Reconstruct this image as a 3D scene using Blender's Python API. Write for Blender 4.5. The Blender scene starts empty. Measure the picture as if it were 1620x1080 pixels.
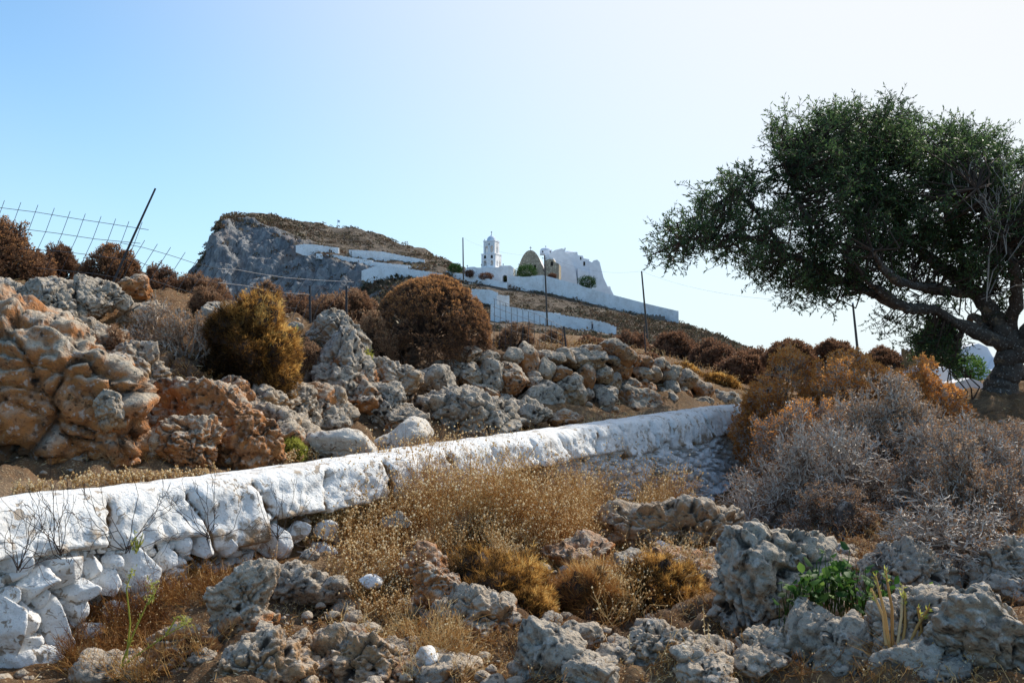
import bpy, bmesh, math, random
import numpy as np
from mathutils import Vector, Matrix
random.seed(5)
rng = np.random.default_rng(11)
SC = bpy.context.scene
COL = SC.collection
PI = math.pi
# ------------------------------------------------------------ camera maths (photo pixels 1620x1080, eye height 1.6 m)
F = 1403.0; EYE = 1.6; PITCH = math.radians(1.51)
CP, SP = math.cos(PITCH), math.sin(PITCH)
def P(px, py, d):
    """world point at ground distance d seen at photo pixel px,py (arrays allowed)"""
    px = np.asarray(px, float); py = np.asarray(py, float); d = np.asarray(d, float)
    u = (540 - py) / F; r = (px - 810) / F
    t = d / (CP - u * SP)
    return np.stack(np.broadcast_arrays(t * r, d, EYE + t * (SP + u * CP)), -1)
def S(px, d):            # metres spanned by px pixels at distance d
    return px * d / F
def unP(p):              # world -> pixel
    x, y, z = p[..., 0], p[..., 1], p[..., 2] - EYE
    f = y * CP + z * SP; u = -y * SP + z * CP
    return 810 + F * x / f, 540 - F * u / f
# ------------------------------------------------------------ noise (numpy)
def _h(i, j, k, s):
    i = i.astype(np.uint32); j = j.astype(np.uint32); k = k.astype(np.uint32)
    n = i * np.uint32(374761393) + j * np.uint32(668265263) + k * np.uint32(2147483647 & 0x7feb352d) + np.uint32(s * 1013904223 & 0xffffffff)
    n = (n ^ (n >> np.uint32(13))) * np.uint32(1274126177)
    n = (n ^ (n >> np.uint32(16))) * np.uint32(2246822519)
    return n ^ (n >> np.uint32(13))
G3 = np.array([[1,1,0],[-1,1,0],[1,-1,0],[-1,-1,0],[1,0,1],[-1,0,1],[1,0,-1],[-1,0,-1],[0,1,1],[0,-1,1],[0,1,-1],[0,-1,-1],[1,1,0],[-1,1,0],[0,-1,1],[0,-1,-1]], float)
def perlin(p, seed=0):
    p = np.asarray(p, float); f0 = np.floor(p); f = p - f0; i0 = f0.astype(np.int64)
    w = f * f * f * (f * (f * 6 - 15) + 10); out = 0
    for dx in (0, 1):
        for dy in (0, 1):
            for dz in (0, 1):
                g = G3[_h(i0[:, 0] + dx, i0[:, 1] + dy, i0[:, 2] + dz, seed) & 15]
                dot = g[:, 0] * (f[:, 0] - dx) + g[:, 1] * (f[:, 1] - dy) + g[:, 2] * (f[:, 2] - dz)
                out = out + dot * (w[:, 0] if dx else 1 - w[:, 0]) * (w[:, 1] if dy else 1 - w[:, 1]) * (w[:, 2] if dz else 1 - w[:, 2])
    return out
def fbm(p, oct=5, seed=0, gain=0.5):
    p = np.asarray(p, float); a = 1.0; o = 0; q = p.copy()
    for i in range(oct):
        o = o + a * perlin(q, seed + i * 17); a *= gain; q = q * 2.03 + 3.7
    return o
def ridged(p, oct=4, seed=0):
    a = 1.0; o = 0; q = np.asarray(p, float).copy()
    for i in range(oct):
        o = o + a * (1 - 2 * np.abs(perlin(q, seed + i * 13))); a *= 0.5; q = q * 2.1 + 1.3
    return o
def worley(p, seed=0):
    p = np.asarray(p, float); c = np.floor(p).astype(np.int64); f1 = np.full(len(p), 9.0); f2 = np.full(len(p), 9.0); cid = np.zeros(len(p), np.uint32)
    for dx in (-1, 0, 1):
        for dy in (-1, 0, 1):
            for dz in (-1, 0, 1):
                a, b, e = c[:, 0] + dx, c[:, 1] + dy, c[:, 2] + dz
                h1 = _h(a, b, e, seed + 1); 
                q = np.stack([a + (h1 & 1023) / 1023., b + ((h1 >> np.uint32(10)) & 1023) / 1023., e + ((h1 >> np.uint32(20)) & 1023) / 1023.], 1)
                d = np.sqrt(((p - q) ** 2).sum(1)); m = d < f1
                f2 = np.where(m, f1, np.minimum(f2, d)); cid = np.where(m, h1, cid); f1 = np.where(m, d, f1)
    return f1, f2, (cid & 255) / 255.
def sstep(a, b, x):
    t = np.clip((x - a) / (b - a), 0, 1); return t * t * (3 - 2 * t)
# ------------------------------------------------------------ objects
def tag(o, label=None, cat=None, group=None, kind=None):
    if label: o['label'] = label
    if cat: o['category'] = cat
    if group: o['group'] = group
    if kind: o['kind'] = kind
    return o
def empty(name, loc, label=None, cat=None, group=None):
    o = bpy.data.objects.new(name, None); COL.objects.link(o); o.location = [float(v) for v in loc]; o.empty_display_size = .1
    return tag(o, label, cat, group)
def mk(name, V, faces, mat, parent=None, attrs=None, smooth=True, loc=None):
    """faces: list of int arrays (n,3)/(n,4). V in world coordinates. origin at loc or parent's location"""
    V = np.asarray(V, float)
    if parent is not None:
        org = np.zeros(3); q = parent
        while q is not None: org = org + np.array(q.location); q = q.parent
    elif loc is not None: org = np.asarray(loc, float)
    else: org = np.array([V[:, 0].mean(), V[:, 1].mean(), V[:, 2].min()])
    me = bpy.data.meshes.new(name); me.vertices.add(len(V)); me.vertices.foreach_set('co', (V - org).astype(np.float32).ravel())
    if not isinstance(faces, (list, tuple)): faces = [faces]
    faces = [np.asarray(f, np.int64) for f in faces if len(f)]
    li = np.concatenate([f.ravel() for f in faces]); tot = np.concatenate([np.full(len(f), f.shape[1]) for f in faces])
    me.loops.add(len(li)); me.loops.foreach_set('vertex_index', li.astype(np.int32)); me.polygons.add(len(tot))
    me.polygons.foreach_set('loop_start', np.concatenate([[0], np.cumsum(tot)[:-1]]).astype(np.int32))
    me.polygons.foreach_set('use_smooth', np.full(len(tot), smooth))
    me.update(calc_edges=True)
    for k, v in (attrs or {}).items():
        a = me.attributes.new(k, 'FLOAT', 'POINT'); a.data.foreach_set('value', np.asarray(v, np.float32).ravel())
    if mat: me.materials.append(mat)
    o = bpy.data.objects.new(name, me); COL.objects.link(o)
    if parent is not None: 
        o.parent = parent
    else: o.location = [float(v) for v in org]
    return o
class MB:
    def __init__(s): s.V = []; s.F3 = []; s.F4 = []; s.T = []; s.n = 0
    def add(s, V, F, tone=0.5):
        V = np.asarray(V, float).reshape(-1, 3); F = np.asarray(F)
        (s.F3 if F.shape[1] == 3 else s.F4).append(F + s.n); s.V.append(V); s.T.append(np.broadcast_to(np.asarray(tone, float), (len(V),))); s.n += len(V); return s
    def build(s, name, mat, parent=None, smooth=False, loc=None, attrs=None):
        F = []
        if s.F3: F.append(np.concatenate(s.F3))
        if s.F4: F.append(np.concatenate(s.F4))
        a = {'tone': np.concatenate(s.T)}
        if attrs: a.update(attrs)
        return mk(name, np.concatenate(s.V), F, mat, parent, a, smooth, loc)
    def segs(s, A, B, ra, rb, k=3, tone=0.5):
        """many tapered prisms at once"""
        A = np.asarray(A, float).reshape(-1, 3); B = np.asarray(B, float).reshape(-1, 3); n = len(A)
        if n == 0: return s
        ra = np.broadcast_to(ra, (n,)); rb = np.broadcast_to(rb, (n,))
        D = B - A; D /= np.linalg.norm(D, axis=1, keepdims=True) + 1e-9
        h = np.where(np.abs(D[:, 2:3]) > .9, np.array([[1., 0, 0]]), np.array([[0., 0, 1]]))
        U = np.cross(D, h); U /= np.linalg.norm(U, axis=1, keepdims=True) + 1e-9; W = np.cross(D, U)
        V = np.empty((n, 2 * k, 3)); ang = np.arange(k) * 2 * PI / k
        for i, a in enumerate(ang):
            o = U * math.cos(a) + W * math.sin(a)
            V[:, i] = A + o * ra[:, None]; V[:, k + i] = B + o * rb[:, None]
        base = np.arange(n)[:, None] * 2 * k
        Fs = np.stack([np.stack([base[:, 0] + i, base[:, 0] + (i + 1) % k, base[:, 0] + k + (i + 1) % k, base[:, 0] + k + i], 1) for i in range(k)], 1).reshape(-1, 4)
        t = np.broadcast_to(tone, (n,)); return s.add(V.reshape(-1, 3), Fs, np.repeat(t, 2 * k))
    def tube(s, pts, rad, k=8, tone=.5):
        pts = np.asarray(pts, float); n = len(pts); rad = np.broadcast_to(rad, (n,))
        T = np.gradient(pts, axis=0); T /= np.linalg.norm(T, axis=1, keepdims=True) + 1e-9
        u = np.cross(T[0], [0, 0, 1.] if abs(T[0][2]) < .9 else [1., 0, 0]); V = []
        for i in range(n):
            u = u - T[i] * u.dot(T[i]); u /= np.linalg.norm(u) + 1e-9; w = np.cross(T[i], u)
            for j in range(k): V.append(pts[i] + rad[i] * (u * math.cos(2 * PI * j / k) + w * math.sin(2 * PI * j / k)))
        Fq = [[i * k + j, i * k + (j + 1) % k, (i + 1) * k + (j + 1) % k, (i + 1) * k + j] for i in range(n - 1) for j in range(k)]
        s.add(V, Fq, tone)
        V = np.array(V)
        for e, m in ((0, pts[0]), ((n - 1) * k, pts[-1])):
            s.add(np.vstack([V[e:e + k], m]), [[(j + 1) % k, j, k] if e == 0 else [j, (j + 1) % k, k] for j in range(k)], tone)
        return s
    def leaves(s, Q, D, L, W, tone, quad=True):
        """pointed leaf (rhombus) at Q along D"""
        n = len(Q); 
        if n == 0: return s
        D = D / (np.linalg.norm(D, axis=1, keepdims=True) + 1e-9)
        U = np.cross(D, rng.normal(size=(n, 3))); U /= np.linalg.norm(U, axis=1, keepdims=True) + 1e-9
        L = np.broadcast_to(L, (n,))[:, None]; W = np.broadcast_to(W, (n,))[:, None]
        V = np.stack([Q, Q + D * L * .45 + U * W * .5, Q + D * L, Q + D * L * .45 - U * W * .5], 1)
        b = np.arange(n)[:, None] * 4
        return s.add(V.reshape(-1, 3), b + np.array([[0, 1, 2, 3]]), np.repeat(np.broadcast_to(tone, (n,)), 4))
    def box(s, x0, x1, y0, y1, z0, z1, M=None, tone=.5):
        V = np.array([[x, y, z] for x in (x0, x1) for y in (y0, y1) for z in (z0, z1)], float)
        if M is not None: V = M(V)
        return s.add(V, [[0, 1, 3, 2], [4, 6, 7, 5], [0, 4, 5, 1], [2, 3, 7, 6], [0, 2, 6, 4], [1, 5, 7, 3]], tone)
def norm(v): return v / (np.linalg.norm(v, axis=-1, keepdims=True) + 1e-9)
def gridfaces(nr, nc):
    a = np.arange(nr * nc).reshape(nr, nc)
    return np.stack([a[:-1, :-1], a[:-1, 1:], a[1:, 1:], a[1:, :-1]], -1).reshape(-1, 4)
def vnormals(V, Fq):
    n = np.zeros_like(V); fn = np.cross(V[Fq[:, 2]] - V[Fq[:, 0]], V[Fq[:, -1]] - V[Fq[:, 1]]) if Fq.shape[1] == 4 else np.cross(V[Fq[:, 1]] - V[Fq[:, 0]], V[Fq[:, 2]] - V[Fq[:, 0]])
    for i in range(Fq.shape[1]): np.add.at(n, Fq[:, i], fn)
    return norm(n)
# ------------------------------------------------------------ materials
def new_mat(name):
    m = bpy.data.materials.new(name); m.use_nodes = True; nt = m.node_tree; nt.nodes.clear(); return m, nt
class N:
    def __init__(s, nt): s.nt = nt
    def n(s, t, **kw):
        x = s.nt.nodes.new(t)
        for k, v in kw.items(): setattr(x, k, v)
        return x
    def link(s, a, b): s.nt.links.new(a, b)
    def put(s, sock, v):
        if v is None: return
        if isinstance(v, bpy.types.NodeSocket): s.link(v, sock)
        elif isinstance(v, (tuple, list)) and len(v) == 3 and sock.type == 'RGBA': sock.default_value = (*v, 1)
        else: sock.default_value = v
    def attr(s, name, typ='GEOMETRY'): x = s.n('ShaderNodeAttribute', attribute_name=name, attribute_type=typ); return x.outputs['Fac']
    def math(s, op, a, b=None, c=None, clamp=False):
        x = s.n('ShaderNodeMath', operation=op, use_clamp=clamp); s.put(x.inputs[0], a); s.put(x.inputs[1], b)
        if c is not None: s.put(x.inputs[2], c)
        return x.outputs[0]
    def mix(s, f, a, b, mode='MIX'):
        x = s.n('ShaderNodeMix', data_type='RGBA', blend_type=mode, clamp_factor=True, clamp_result=False); s.put(x.inputs[0], f); s.put(x.inputs[6], a); s.put(x.inputs[7], b); return x.outputs[2]
    def noise(s, scale, detail=6, rough=.55, vec=None, dist=0):
        x = s.n('ShaderNodeTexNoise'); x.inputs['Scale'].default_value = scale; x.inputs['Detail'].default_value = detail; x.inputs['Roughness'].default_value = rough; x.inputs['Distortion'].default_value = dist
        if vec is not None: s.link(vec, x.inputs['Vector'])
        return x.outputs[0]
    def voro(s, scale, vec=None, feature='F1', out=0):
        x = s.n('ShaderNodeTexVoronoi', feature=feature); x.inputs['Scale'].default_value = scale
        if vec is not None: s.link(vec, x.inputs['Vector'])
        return x.outputs[out]
    def ramp(s, f, a, b, lo=0., hi=1.):
        x = s.n('ShaderNodeMapRange', interpolation_type='SMOOTHSTEP'); s.put(x.inputs[0], f); x.inputs[1].default_value = a; x.inputs[2].default_value = b; x.inputs[3].default_value = lo; x.inputs[4].default_value = hi; return x.outputs[0]
    def cramp(s, f, stops):
        x = s.n('ShaderNodeValToRGB'); s.put(x.inputs[0], f); el = x.color_ramp.elements
        while len(el) < len(stops): el.new(.5)
        for e, (p, c) in zip(el, stops): e.position = p; e.color = (*c, 1)
        return x.outputs[0]
    def bump(s, h, strength=.5, dist=.02, nrm=None):
        x = s.n('ShaderNodeBump'); x.inputs['Strength'].default_value = strength; x.inputs['Distance'].default_value = dist; s.put(x.inputs['Height'], h)
        if nrm is not None: s.link(nrm, x.inputs['Normal'])
        return x.outputs[0]
    def out(s, sh): o = s.n('ShaderNodeOutputMaterial'); s.link(sh, o.inputs[0])
    def diff(s, col, rough=.9, nrm=None, spec=.25):
        x = s.n('ShaderNodeBsdfPrincipled'); s.put(x.inputs['Base Color'], col); x.inputs['Roughness'].default_value = rough; x.inputs['Specular IOR Level'].default_value = spec
        if nrm is not None: s.link(nrm, x.inputs['Normal'])
        return x.outputs[0]
def geo_coord(w): # world-metre position
    return w.n('ShaderNodeNewGeometry').outputs['Position']
def upness(w, nrm=None):
    sep = w.n('ShaderNodeSeparateXYZ'); w.link(nrm if nrm is not None else w.n('ShaderNodeNewGeometry').outputs['Normal'], sep.inputs[0]); return sep.outputs[2]
def mat_rock(name, light=(.40, .37, .33), warm=(.40, .22, .11), dark=(.035, .028, .022), warmth=.5, lich=.5, scale=1.0):
    m, nt = new_mat(name); w = N(nt); p = geo_coord(w)
    cav = w.attr('cav'); tint = w.attr('tint', 'OBJECT')
    n1 = w.noise(1.6 * scale, 5, .6, p); n2 = w.noise(9 * scale, 6, .65, p); n3 = w.noise(42 * scale, 4, .6, p); n4 = w.noise(4.5 * scale, 4, .6, p, .6)
    v = w.voro(34 * scale, p)
    up = upness(w)
    # warm on flanks and undersides, grey on tops
    wf = w.math('ADD', w.math('MULTIPLY', up, -.8), w.math('MULTIPLY_ADD', n1, 1.6, -.8 + warmth))
    wf = w.math('ADD', wf, tint)
    wf = w.math('ADD', wf, w.math('MULTIPLY', w.math('SUBTRACT', n4, .5), 1.2))
    wf = w.ramp(wf, -.05, .65)
    c = w.mix(wf, light, warm)
    c = w.mix(w.math('MULTIPLY', w.ramp(n2, .35, .7), .75), c, w.mix(.55, c, (.16, .13, .11)))
    c = w.mix(w.math('MULTIPLY', w.ramp(n4, .55, .72), .5), c, w.mix(wf, (.62, .58, .53), (.55, .36, .2)))
    c = w.mix(w.math('MULTIPLY', w.ramp(n3, .54, .66), lich), c, (.07, .065, .06))
    c = w.mix(w.math('MULTIPLY', w.ramp(w.noise(20 * scale, 3, .5, p), .58, .7), .45), c, (.68, .65, .6))
    c = w.mix(w.ramp(cav, .15, .95), c, dark)  # cavities darkened: crevice shade and brown stain painted into the colour
    v2 = w.voro(17 * scale, p); pit = w.math('MULTIPLY', w.math('SUBTRACT', 1.0, w.ramp(v2, .12, .42)), w.ramp(n2, .52, .62)); pit2 = w.math('MULTIPLY', w.math('SUBTRACT', 1.0, w.ramp(v, .1, .36)), w.ramp(n4, .54, .68))
    pt = w.math('MAXIMUM', pit, pit2); c = w.mix(w.math('MULTIPLY', pt, .65), c, dark)
    h = w.math('ADD', w.math('MULTIPLY', n2, 1.1), w.math('MULTIPLY', n3, .5))
    h = w.math('SUBTRACT', h, w.math('MULTIPLY', pt, .8))
    nb = w.bump(h, 1.0, .045 / scale)
    w.out(w.diff(c, .93, nb, .15)); return m
def mat_leaf(name, stops, trans=.45, rough=.6, spec=.2):
    m, nt = new_mat(name); w = N(nt); t = w.attr('tone')
    c = w.cramp(t, stops)
    d = w.diff(c, rough, None, spec)
    tr = w.n('ShaderNodeBsdfTranslucent'); w.link(c, tr.inputs[0]); mx = w.n('ShaderNodeMixShader'); mx.inputs[0].default_value = trans
    w.link(d, mx.inputs[1]); w.link(tr.outputs[0], mx.inputs[2]); w.out(mx.outputs[0]); return m
def mat_simple(name, col, rough=.8, var=.3, scale=8, bump=.3, metal=0):
    m, nt = new_mat(name); w = N(nt); p = geo_coord(w); n = w.noise(scale, 6, .6, p)
    c = w.mix(w.math('MULTIPLY', w.ramp(n, .3, .7), var), col, tuple(v * .45 for v in col))
    s = w.diff(c, rough, w.bump(n, bump, .02)); w.out(s); return m
# ------------------------------------------------------------ camera, sun, sky
cam = bpy.data.objects.new('camera', bpy.data.cameras.new('camera')); COL.objects.link(cam)
cam.location = (0, 0, EYE); cam.rotation_euler = (PI / 2 + PITCH, 0, 0); cam.data.sensor_width = 36; cam.data.lens = 36 * F / 1620; cam.data.clip_end = 20000; cam.data.clip_start = .05
SC.camera = cam
SUN_EL, SUN_AZ = math.radians(42), math.radians(46)
sd = bpy.data.lights.new('sun', 'SUN'); sd.energy = 5.0; sd.angle = math.radians(.55); sd.color = (1, .93, .82)
sun = bpy.data.objects.new('sun', sd); COL.objects.link(sun)
sv = Vector((math.sin(SUN_AZ) * math.cos(SUN_EL), math.cos(SUN_AZ) * math.cos(SUN_EL), math.sin(SUN_EL)))
sun.rotation_euler = sv.to_track_quat('Z', 'Y').to_euler()
wd = bpy.data.worlds.new('World'); SC.world = wd; wd.use_nodes = True; nt = wd.node_tree; nt.nodes.clear(); w = N(nt)
sky = w.n('ShaderNodeTexSky', sky_type='NISHITA', sun_disc=False, sun_elevation=SUN_EL, sun_rotation=SUN_AZ, altitude=100, air_density=1.0, dust_density=0.6, ozone_density=1.5)
bg = w.n('ShaderNodeBackground'); bg.inputs[1].default_value = .15
tc = w.n('ShaderNodeTexCoord'); dn = w.n('ShaderNodeVectorMath', operation='NORMALIZE'); w.link(tc.outputs['Generated'], dn.inputs[0])
dt = w.n('ShaderNodeVectorMath', operation='DOT_PRODUCT'); w.link(dn.outputs[0], dt.inputs[0]); dt.inputs[1].default_value = sv[:]
sx = w.n('ShaderNodeSeparateXYZ'); w.link(dn.outputs[0], sx.inputs[0])
gl = w.math('POWER', w.ramp(dt.outputs['Value'], .36, .97), .9)
hz = w.math('POWER', w.math('SUBTRACT', 1.0, w.math('ABSOLUTE', sx.outputs[2]), None, True), 4.2)
hc_ = w.mix(w.math('MULTIPLY', hz, .92), w.mix(1.0, sky.outputs[0], (.66, 1.02, 1.2), 'MULTIPLY'), (4.1, 5.25, 5.8))
hc_ = w.mix(gl, hc_, (5.4, 5.5, 5.55))
hc_ = w.mix(1.0, hc_, (1.17, 1.17, 1.17), 'MULTIPLY'); w.link(hc_, bg.inputs[0]); wo = w.n('ShaderNodeOutputWorld'); w.link(bg.outputs[0], wo.inputs[0])
SC.view_settings.view_transform = 'Standard'; SC.view_settings.look = 'None'; SC.view_settings.exposure = 0; SC.view_settings.gamma = 1
SC.render.engine = 'CYCLES'; SC.cycles.max_bounces = 6; SC.cycles.diffuse_bounces = 3; SC.cycles.transparent_max_bounces = 4; SC.cycles.use_denoising = True
# ------------------------------------------------------------ the parapet line
WPX = [(-500, 856, 3.45), (-200, 822, 3.95), (0, 800, 4.5), (250, 774, 5.2), (500, 741, 6.1), (720, 706, 7.4), (950, 674, 9.4), (1160, 643, 12.3), (1235, 640, 13.4)]
WP = np.array([P(*q) for q in WPX]); 
WX = np.vstack([[-4.5, -3, .85], [-4.0, 0, .87], WP, [5.7, 15.5, 1.0], [9.0, 18.5, 1.05], [16, 24, 1.1], [60, 60, 1.2]])
def poly_resample(Pt, step):
    L = np.concatenate([[0], np.cumsum(np.linalg.norm(np.diff(Pt, axis=0), axis=1))]); n = max(2, int(L[-1] / step)); s = np.linspace(0, L[-1], n)
    return np.stack([np.interp(s, L, Pt[:, i]) for i in range(3)], 1), s
def smooth_line(Pt, step, k=25):
    R, s = poly_resample(Pt, step); ker = np.hanning(k); ker /= ker.sum()
    for i in range(3):
        e = np.concatenate([np.full(k // 2, R[0, i]) , R[:, i], np.full(k // 2, R[-1, i])]); R[:, i] = np.convolve(e, ker, 'valid')
    return R, s
def sdist(x, y):
    """signed distance to the parapet line; >0 on the path side"""
    best = np.full(x.shape, 1e9); sg = np.zeros(x.shape)
    for a, b in zip(WX[:-1], WX[1:]):
        d = b[:2] - a[:2]; L2 = d @ d; t = np.clip(((x - a[0]) * d[0] + (y - a[1]) * d[1]) / L2, 0, 1)
        qx, qy = a[0] + t * d[0], a[1] + t * d[1]; r = np.hypot(x - qx, y - qy); cr = d[0] * (y - a[1]) - d[1] * (x - a[0])
        m = r < best; best = np.where(m, r, best); sg = np.where(m, np.sign(cr), sg)
    return best * sg
# ------------------------------------------------------------ near ground: two thin-plate splines (below the parapet / path and bank above it)
LOWER = [(-100,1150,3.8),(0,1085,4.1),(150,1060,4.4),(250,950,5.0),(350,900,5.5),(500,880,5.95),(450,1000,4.7),(300,1080,4.0),(600,1085,3.8),(620,900,5.7),(800,1090,3.6),(800,960,4.9),(800,850,6.6),(700,800,7.1),(950,785,9.0),
 (1050,800,9.7),(1200,815,10.4),(1000,870,6.6),(1150,862,7.5),(1000,905,5.6),(1000,1085,3.6),(1200,1085,3.5),(1200,870,7.2),(1350,865,6.8),(1350,965,5),(1400,1085,3.5),(1620,1085,3.4),(1500,910,5.5),(1620,850,6.0),(1620,760,7.6),(1620,660,12),(1570,628,13.8),
 (1450,640,14.5),(1350,690,12.5),(1300,750,10.9),(1500,760,8.6),(1700,600,16),(1300,660,14.5),(1450,625,19),(1700,590,26),(2200,590,26),(2100,800,7),(2000,1085,3.6),(-500,1150,4.4)]
UPPER = [(-300,806,4.7),(-100,790,5.0),(100,771,5.4),(300,745,6.3),(480,718,7.3),(650,695,8.6),(800,682,9.4),(900,664,10.8),(1050,651,12.3),(1170,634,15),(0,690,6.2),(150,660,6.9),(300,655,7.2),(0,530,7.7),(150,540,7.9),(300,575,7.7),(400,640,7.8),(500,600,8.9),(600,610,9.9),
 (700,610,11),(800,600,11.9),(900,600,12.7),(1000,610,13.7),(1100,615,15.5),(0,462,8.7),(150,460,9.0),(250,478,9.3),(350,490,9.7),(450,510,10.5),(550,530,11.2),(650,553,12.5),(750,560,13.2),(850,562,14.2),(950,565,15.2),(1050,578,16.7),(1150,603,18.5),
 (0,470,11),(250,492,12),(450,512,14),(650,550,18),(850,550,22),(1000,553,28),(1100,566,35),(1200,582,40),(1300,602,40),(1500,608,40),(1700,612,40),(1300,628,22),(1500,612,26),(1800,606,30),
 (-300,445,9),(-900,445,9),(-300,470,14),(0,520,50),(300,528,50),(500,520,50),(650,525,50),(800,525,50),(940,534,50),(1073,552,50),(1200,578,55),(1400,595,55),(1700,602,55),(2300,602,50),(-600,520,50)]
def tps(C, lam):
    C = np.array(C); n = len(C); 
    def U(r): return np.where(r > 0, r * r * np.log(r + 1e-12), 0)
    X = np.stack([C[:, 0] / (C[:, 1] * .25 + 1.5), np.log(C[:, 1] + 2) * 3], 1)
    K = U(np.linalg.norm(X[:, None] - X[None], axis=2)) + lam * np.eye(n); Pm = np.hstack([np.ones((n, 1)), X])
    A = np.block([[K, Pm], [Pm.T, np.zeros((3, 3))]]); s = np.linalg.solve(A, np.concatenate([C[:, 2] / (C[:, 1] + 1), np.zeros(3)]))
    def f(x, y):
        Q = np.stack([x / (y * .25 + 1.5), np.log(y + 2) * 3], -1).reshape(-1, 2); o = np.empty(len(Q))
        for i in range(0, len(Q), 20000):
            q = Q[i:i + 20000]; o[i:i + 20000] = U(np.linalg.norm(q[:, None] - X[None], axis=2)) @ s[:n] + s[n] + q @ s[n + 1:]
        return o.reshape(x.shape) * (y + 1)
    return f
up_pts = np.array([P(*q) for q in UPPER]) - [0, 0, EYE]; lo_pts = np.array([P(*q) for q in LOWER]) - [0, 0, EYE]
lo_pts = np.vstack([lo_pts, [[0, .3, -1.6], [-3, .3, -1.75], [3, .3, -1.5], [0, 2, -1.5]]])
up_pts = np.vstack([up_pts, [[-6, .3, -.75], [-5.2, 2.5, -.75], [-8, 2.5, .2]]])
f_up = tps(up_pts, .02); f_lo = tps(lo_pts, .01)
def ground_parts(x, y):
    x = np.asarray(x, float); y = np.asarray(y, float); s = sdist(x, y)
    zu = f_up(x, y) + EYE; zl = f_lo(x, y) + EYE
    far = sstep(13.8, 16, y) ; b = sstep(.06, .20, s)      # below the wall the ground meets the wall foot
    b2 = sstep(-2.5, .5, s); bb = b * (1 - far) + b2 * far
    return zl * (1 - bb) + zu * bb, s, bb
def ground_z(x, y):
    return ground_parts(x, y)[0]
cols = np.concatenate([np.linspace(-1600, -300, 60)[:-1], np.linspace(-300, 1920, 460), np.linspace(1920, 3300, 60)[1:]])
rows = np.concatenate([[.3, .8], np.exp(np.linspace(math.log(1.3), math.log(52), 560))])
PX, DD = np.meshgrid(cols, rows); XX = (PX - 810) / F * DD; YY = DD.copy()
ZZ, SS, BB = ground_parts(XX, YY)
V = np.stack([XX, YY, ZZ], -1).reshape(-1, 3); s_ = SS.ravel()
pth = np.exp(-((s_ - .5) / .32) ** 2) * (V[:, 1] < 17)    # smooth trodden path
rocky = np.clip(1 - pth * 1.1, 0, 1) * sstep(.25, .5, np.abs(s_))
nz = fbm(V * [1.3, 1.3, 1.3], 5, 3); rz = ridged(V * 2.2, 3, 9); fz = fbm(V * 9, 3, 21)
bank = sstep(1.15, 1.6, s_) * (1 - sstep(12, 16, V[:, 1])) * (1 - sstep(.1, .5, V[:, 2] - EYE)) ; low = sstep(-.35, -.6, s_) * sstep(.0, .4, perlin(V * 1.4, 66)) * (1 - sstep(6.5, 8.5, V[:, 1])) ; rk = np.clip(bank + low * .9, 0, 1)
fade = np.clip(14 / V[:, 1], .3, 1)
V[:, 2] += rocky * (nz * .16 + np.clip(rz - .5, -1, 1) * .05) * fade + fz * .018
w1, w2, _ = worley(V * [2.8, 2.8, .8] + fbm(V * 2.5, 3, 12)[:, None] * .5, 6); blk = sstep(0, .3, w2 - w1); V[:, 2] += bank * (blk - .5) * .08 + rk * fbm(V * 5, 4, 14) * .05
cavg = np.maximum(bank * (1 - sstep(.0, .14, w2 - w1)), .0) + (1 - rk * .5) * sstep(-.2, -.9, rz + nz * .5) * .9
m, nt = new_mat('dry_earth'); w = N(nt); p = geo_coord(w)
n1 = w.noise(1.2, 5, .6, p); n2 = w.noise(14, 6, .7, p); n3 = w.noise(70, 4, .7, p)
c = w.cramp(n1, [(.3, (.11, .06, .032)), (.5, (.21, .115, .055)), (.68, (.31, .21, .12))])
c = w.mix(w.ramp(n2, .4, .62), c, (.14, .09, .055)); c = w.mix(w.math('MULTIPLY', w.ramp(n3, .55, .68), .8), c, (.55, .43, .27))
nr = w.noise(5, 6, .62, p, .4); cr = w.cramp(nr, [(.3, (.04, .026, .018)), (.45, (.14, .075, .038)), (.58, (.20, .14, .095)), (.72, (.36, .30, .24))]); cr = w.mix(w.math('MULTIPLY', w.ramp(n3, .52, .64), .6), cr, (.08, .07, .06))  # bank ground colour darkened, shade between the rocks painted in
c = w.mix(w.attr('rk'), c, cr); c = w.mix(w.math('MULTIPLY', w.attr('pathy'), .6), c, (.36, .29, .21)); c = w.mix(w.attr('cav'), c, (.03, .02, .015))  # cav paints hollows near black, as if shaded
gm = m; w.out(w.diff(c, .95, w.bump(w.math('ADD', n2, w.math('MULTIPLY', n3, .6)), .9, .04), .1))
ZG = V[:, 2].reshape(ZZ.shape).copy()
def hit(px, py, d0=2.5, d1=50):
    """first near-ground point seen at pixel (on the displaced sheet)"""
    c_ = np.interp(px, cols, np.arange(len(cols))); i0 = int(min(c_, len(cols) - 2)); f = c_ - i0; z = ZG[:, i0] * (1 - f) + ZG[:, i0 + 1] * f
    m_ = (rows > d0) & (rows < d1); rr = rows[m_]; z = z[m_]; p = P(px, py, rr); b_ = p[:, 2] <= z; i = int(np.argmax(b_)); 
    if not b_[i]: return p[-1]
    if i == 0: return p[0]
    a0 = p[i - 1, 2] - z[i - 1]; a1 = z[i] - p[i, 2]; t = a0 / (a0 + a1 + 1e-9); return P(px, py, rr[i - 1] * (1 - t) + rr[i] * t)
ground = mk('ground', V, gridfaces(len(rows), len(cols)), gm, None, {'cav': cavg * rocky, 'pathy': pth, 'rk': rk}, True, (0, 0, 0)); tag(ground, kind='structure')
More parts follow.
